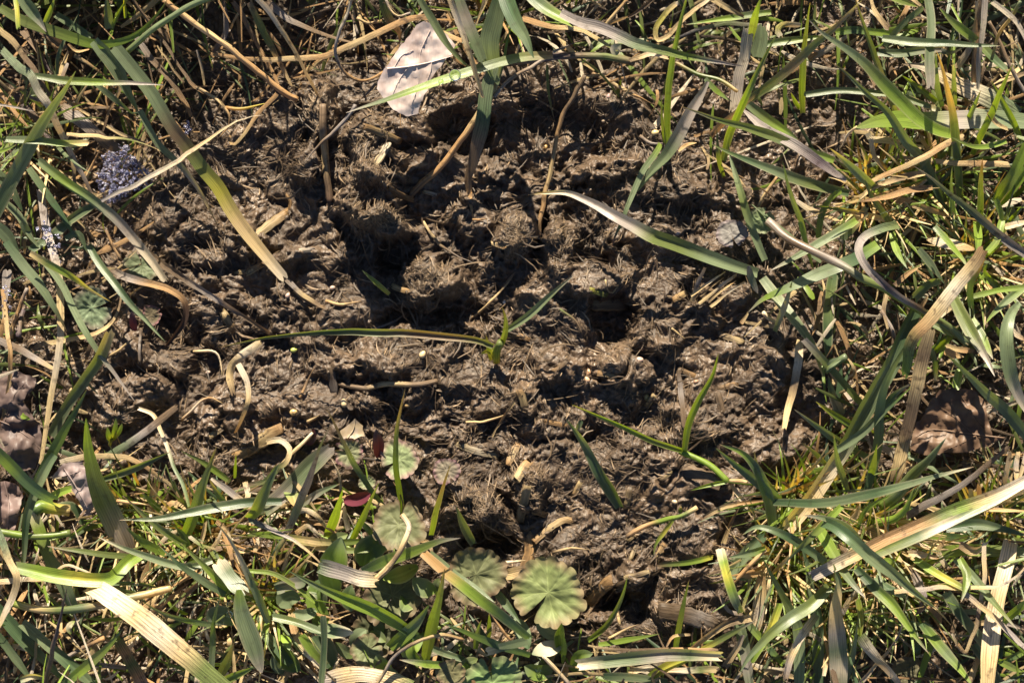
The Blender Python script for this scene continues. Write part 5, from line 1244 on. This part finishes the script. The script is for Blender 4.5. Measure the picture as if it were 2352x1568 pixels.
# fibres felted into the bare soil
N0 = 150000
fx = RNG.uniform(-150, 2500, N0); fy = RNG.uniform(-150, 1710, N0)
sd = sdist(fx, fy, BARE); patch = np.clip(0.42 + 1.3 * fbm(fx / 95, fy / 95, 311, 3), 0, 1)
keep = RNG.random(N0) < np.where(sd < 10, 0.18 + 0.75 * patch ** 1.5, 0.3); fx, fy, sd, patch = fx[keep], fy[keep], sd[keep], patch[keep]; n = len(fx)
fa = fbm(fx / 120, fy / 120, 301, 2) * 6.0 + RNG.normal(0, 0.35, n)
fl = np.clip(RNG.lognormal(2.7, 0.65, n), 6, 110); fw = RNG.uniform(0.7, 1.9, n) * (0.8 + fl / 45)
gz = ground(fx, fy); e = RNG.uniform(0.0, 0.0005, n) + (RNG.random(n) < 0.04) * 0.001
tone = RNG.random(n) ** 4.0
c = (np.array((0.054, 0.036, 0.023)) * (1 - tone[:, None]) + np.array((0.26, 0.18, 0.107)) * tone[:, None]) * RNG.uniform(0.75, 1.2, (n, 1))
ex, ey = np.cos(fa) * fl / 2, np.sin(fa) * fl / 2
strips('soil_fibres', fx, fy, fa, fl, fw, ground(fx - ex, fy - ey) + e * RNG.random(n), ground(fx + ex, fy + ey) + e * RNG.random(n) * 1.6, np.maximum(0, gz - (ground(fx - ex, fy - ey) + ground(fx + ex, fy + ey)) / 2) + 0.00005,
       c, M['fibre'], 3, RNG.normal(0, 0.5, n), 0.5, 'short rotted plant fibres felted over the soil', 'plant fibres', 0.5)
# drier, paler felt on the tops of the tall clods
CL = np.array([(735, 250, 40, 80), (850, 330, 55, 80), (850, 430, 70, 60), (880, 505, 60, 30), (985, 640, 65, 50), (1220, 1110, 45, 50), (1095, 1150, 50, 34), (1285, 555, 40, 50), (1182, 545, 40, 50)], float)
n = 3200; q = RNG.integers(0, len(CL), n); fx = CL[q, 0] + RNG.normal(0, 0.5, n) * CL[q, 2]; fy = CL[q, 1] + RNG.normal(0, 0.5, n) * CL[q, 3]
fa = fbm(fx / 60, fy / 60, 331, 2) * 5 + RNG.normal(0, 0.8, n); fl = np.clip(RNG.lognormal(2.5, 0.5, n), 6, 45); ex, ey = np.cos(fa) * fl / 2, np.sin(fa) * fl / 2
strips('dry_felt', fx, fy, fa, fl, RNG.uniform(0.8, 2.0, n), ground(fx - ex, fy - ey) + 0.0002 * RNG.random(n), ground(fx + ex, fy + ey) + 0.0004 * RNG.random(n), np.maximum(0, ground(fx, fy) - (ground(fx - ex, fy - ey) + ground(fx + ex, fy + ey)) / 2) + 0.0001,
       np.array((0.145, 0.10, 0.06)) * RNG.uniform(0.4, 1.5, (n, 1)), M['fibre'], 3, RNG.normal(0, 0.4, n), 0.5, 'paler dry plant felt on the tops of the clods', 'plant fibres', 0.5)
# low thatch between the blades one can follow
def zone(x, y):
    w = np.where(y > 1120, 1.0, 0) + np.where((x > 1760) & (y <= 1120), 1.0, 0) + np.where((x > 1300) & (x <= 1760) & (y < 420), 0.45, 0) + np.where((x < 760) & (y < 430), 0.75, 0) + np.where((x < 330) & (y >= 430) & (y <= 1120), 0.4, 0) + np.where((x >= 760) & (x <= 1300) & (y < 150), 0.4, 0)
    w = np.where((x > 1500) & (x < 2010) & (y > 150) & (y < 640), 0.16, w)
    w = np.where((x > 2060) & (x < 2320) & (y > 860) & (y < 1060), 0.1, w); w = np.where((x > 640) & (x < 1010) & (y > 1190), 0.4, w); w = np.where(np.minimum(np.hypot(x - 1253, y - 1368), np.hypot(x - 1085, y - 1322)) < 125, 0.0, w)
    return np.clip(w, 0, 1)
def thatch(N, name, lo, hi, label, seed, outside=False):
    r_ = np.random.default_rng(seed); x = r_.uniform(-420, 2772, N); y = r_.uniform(-420, 1988, N)
    inside = (x > -12) & (x < 2364) & (y > -12) & (y < 1580)
    sd = sdist(x, y, BARE); k = (~inside if outside else inside) & (sd > 15) & (r_.random(N) < np.where(inside, zone(x, y), 0.8)); x, y = x[k], y[k]; n = len(x)
    ang = r_.uniform(0, 2 * np.pi, n); ln = np.clip(r_.lognormal(4.75, 0.5, n), 50, 340); wd = np.clip(r_.lognormal(1.85, 0.42, n), 3, 20); tl_ = (x < 800) & (y < 480); ln = np.where(tl_, ln * 1.5, ln); wd = np.where(tl_, wd * 0.75, wd)
    if outside: ln *= 1.5; wd *= 1.25
    warm = (y > 1050) & (x < 900); topl = (x < 760) & (y < 700)
    pg = np.where(topl, 0.25, np.where(warm, 0.3, 0.48)); isg = r_.random(n) < pg
    gk = np.array([K['g'], K['G'], K['o'], K['G'], K['k']])[r_.integers(0, 5, n)]; dk = np.where(topl[:, None], np.array([K['t'], K['t'], K['b'], K['b'], K['s']])[r_.integers(0, 5, n)], np.array([K['s'], K['t'], K['b'], K['w'], K['s']])[r_.integers(0, 5, n)]) * np.where(topl, 1.05, 1.0)[:, None]
    cc = np.where(isg[:, None], gk, dk) * np.where(warm, 1.3, 1.0)[:, None] * r_.uniform(0.5, 1.05, (n, 1))
    g = ground(x, y); a = r_.uniform(lo, hi, n); b = r_.uniform(lo, hi, n)
    for m_, tagm in ((isg, 'green'), (~isg, 'straw')):
        strips(name, x[m_], y[m_], ang[m_], ln[m_], wd[m_], (g + a)[m_], (g + b)[m_], r_.uniform(0, 0.004, m_.sum()), cc[m_], M[tagm], 6, r_.normal(0, 0.15 if tagm == 'green' else 0.28, m_.sum()), 0.6, label if tagm == 'green' else label.replace('green grass', 'dead straw'), 'thatch', 0.7)
thatch(9500, 'thatch', 0.0005, 0.010, 'low tangle of short green grass pieces under the blades', 401)
# fine blades fanning out of the tufts
TU = [(1985, 1215, 60), (2010, 440, 45), (1830, 1140, 40), (2240, 590, 40), (470, 1240, 45), (2060, 1330, 45), (1920, 1400, 35), (320, 1180, 25), (620, 1370, 35), (2280, 1200, 30), (1790, 1290, 25), (80, 300, 20), (1140, 30, 20), (2150, 420, 30)]
tx, ty, ta = [], [], []
for (cx_, cy_, k_) in TU:
    k_ = int(k_ * 1.7)
    a_ = RNG.uniform(0, 6.283, k_); l_ = RNG.uniform(70, 190, k_); tx.append(np.stack([cx_ + RNG.normal(0, 22, k_), cy_ + RNG.normal(0, 18, k_)], -1)); ta.append(np.stack([a_, l_], -1))
tx = np.vstack(tx); ta = np.vstack(ta); n = len(tx); mx_ = tx[:, 0] + np.cos(ta[:, 0]) * ta[:, 1] / 2; my_ = tx[:, 1] + np.sin(ta[:, 0]) * ta[:, 1] / 2
strips('fine_grass', mx_, my_, ta[:, 0], ta[:, 1], RNG.uniform(5, 10, n), ground(tx[:, 0], tx[:, 1]), RNG.uniform(0.006, 0.018, n), RNG.uniform(0.002, 0.006, n), np.array([K['G'], K['G'], K['o'], K['g'], K['s'], K['s'], K['t']])[RNG.integers(0, 7, n)] * RNG.uniform(0.7, 1.1, (n, 1)), M['green'], 7, RNG.normal(0, 0.12, n), 0.75, 'fine yellow-green blades fanning out of the tufts', 'grass', 0.5)
# unseen tall grass added on the sunward side, spread to dapple the top with shade
nt = 900; tx = RNG.uniform(-350, 2500, nt); ty = RNG.uniform(-620, -30, nt); kp = RNG.random(nt) < np.where(tx < 720, 1.0, np.where(tx < 1120, 0.08, np.where(tx < 1500, 0.2, 0.25))); tx, ty = tx[kp], ty[kp]; nt = len(tx)
tl = RNG.uniform(60, 220, nt); tg = ground(tx, ty)
strips('shading_grass', tx, ty, RNG.uniform(0, 6.28, nt), tl, RNG.uniform(12, 30, nt), tg, tg + RNG.uniform(0.015, 0.048, nt), RNG.uniform(0.002, 0.010, nt), np.array([K['g'], K['G'], K['o'], K['k'], K['b']])[RNG.integers(0, 5, nt)] * RNG.uniform(0.8, 1.1, (nt, 1)), M['green'], 6, RNG.normal(0, 0.4, nt), 0.7, 'unseen taller green grass added beyond the top edge for its shade', 'grass', 0.5)
thatch(5200, 'surrounding_grass', 0.002, 0.026, 'dense surrounding mat of green grass beyond the followed blades', 402, True)

# ------------------------------------------------------------------ labels: how each one looks and what it lies beside
MARKS = [(285, 395, 'the frost crystals'), (945, 160, 'the pale dead leaf'), (2190, 970, 'the shaded brown leaf'), (40, 950, 'the purplish dead leaf'), (178, 1120, 'the torn leaf scrap'),
    (1145, 790, 'the solitary seedling'), (1253, 1368, 'the largest scalloped leaf'), (1085, 1322, 'the leaf crossed by blades'), (917, 1198, 'the olive scalloped leaf'), (1570, 1030, 'the branching seedling'),
    (217, 706, 'the pale scalloped leaf'), (1715, 520, 'the small scalloped pair'), (1270, 330, 'the leaning brown twig'), (1340, 470, 'the arching silvery blade'), (1660, 665, 'the split straw bundle'),
    (2010, 620, 'the hairpin grey blade'), (340, 1420, 'the broad cream blade'), (540, 870, 'the knotted straw'), (2170, 680, 'the tall orange ribbon'), (770, 1300, 'the oval midrib leaf'), (818, 1145, 'the maroon leaf'),
    (1350, 862, 'the two touching seeds'), (525, 1410, 'the wet rounded leaf'), (850, 420, 'the tall clod'), (1410, 730, 'the dark pit'), (2040, 270, 'the broad horizontal blade'), (560, 560, 'the long yellowing blade'), (1700, 90, 'the upright straw stub'),
    (1950, 1290, 'the cut cream stalk'), (2250, 1400, 'the broad straw strip'), (1560, 150, 'the tall green spike'), (1530, 1510, 'the bottom green strip'), (330, 90, 'the curved olive blade'), (2200, 90, 'the top corner blades'), (60, 420, 'the wide leaning blade'), (1130, 90, 'the top grass tuft')]
def compass(dx, dy):
    if abs(dx) > 2.2 * abs(dy): return 'right of' if dx > 0 else 'left of'
    if abs(dy) > 2.2 * abs(dx): return 'below' if dy > 0 else 'above'
    return ('below' if dy > 0 else 'above') + (' right of' if dx > 0 else ' left of')
def heading(a, b):
    dx, dy = b - a
    if math.hypot(dx, dy) < 25: return 'curled'
    h = 'right' if dx > 0 else 'left'; v = 'down' if dy > 0 else 'up'
    if abs(dx) > 2.2 * abs(dy): return 'tip ' + h
    if abs(dy) > 2.2 * abs(dx): return 'tip ' + v
    return 'tip ' + v + ' ' + h
used = {}
pend = []
for r in RECS:
    if 'fixed' in r:
        tag(r['o'], r['fixed'], r['cat'], r['group']); used[r['fixed']] = [r]; continue
    I = r['img']; vis = I[(I[:, 0] > 0) & (I[:, 0] < 2352) & (I[:, 1] > 0) & (I[:, 1] < 1568)]; I2 = vis if len(vis) else I
    mx, my = I2.mean(0); ds = sorted((math.hypot(mx - a, my - b), q) for q, (a, b, _) in enumerate(MARKS))
    d, q = ds[0]; a, b, nm = MARKS[q]
    rel = 'over' if d < 28 else compass(mx - a, my - b) + ''
    r['where'] = f'{rel} {nm}'; r['d'] = d; r['head'] = heading(I[0], I[-1]) if r['noun'] not in ('seed', 'chip') else ''
    r['lab'] = ' '.join(f"{r['size']} {r['colour']} {r['noun']} {r['where']}".split()) + (', ' + r['head'] if r['head'] else '')
    used.setdefault(r['lab'], []).append(r)
ORD = ['nearest', 'second nearest', 'third nearest', 'fourth nearest', 'fifth nearest', 'sixth nearest']
for lab, rs in list(used.items()):
    if 'fixed' in rs[0]: continue
    rs.sort(key=lambda r: r['d'])
    for i, r in enumerate(rs):
        l = lab
        if len(rs) > 1: l = ORD[i] + ' ' + lab if len(rs) > 2 else ('nearer ' if i == 0 else 'farther ') + lab
        tag(r['o'], l, r['cat'], r['group'])
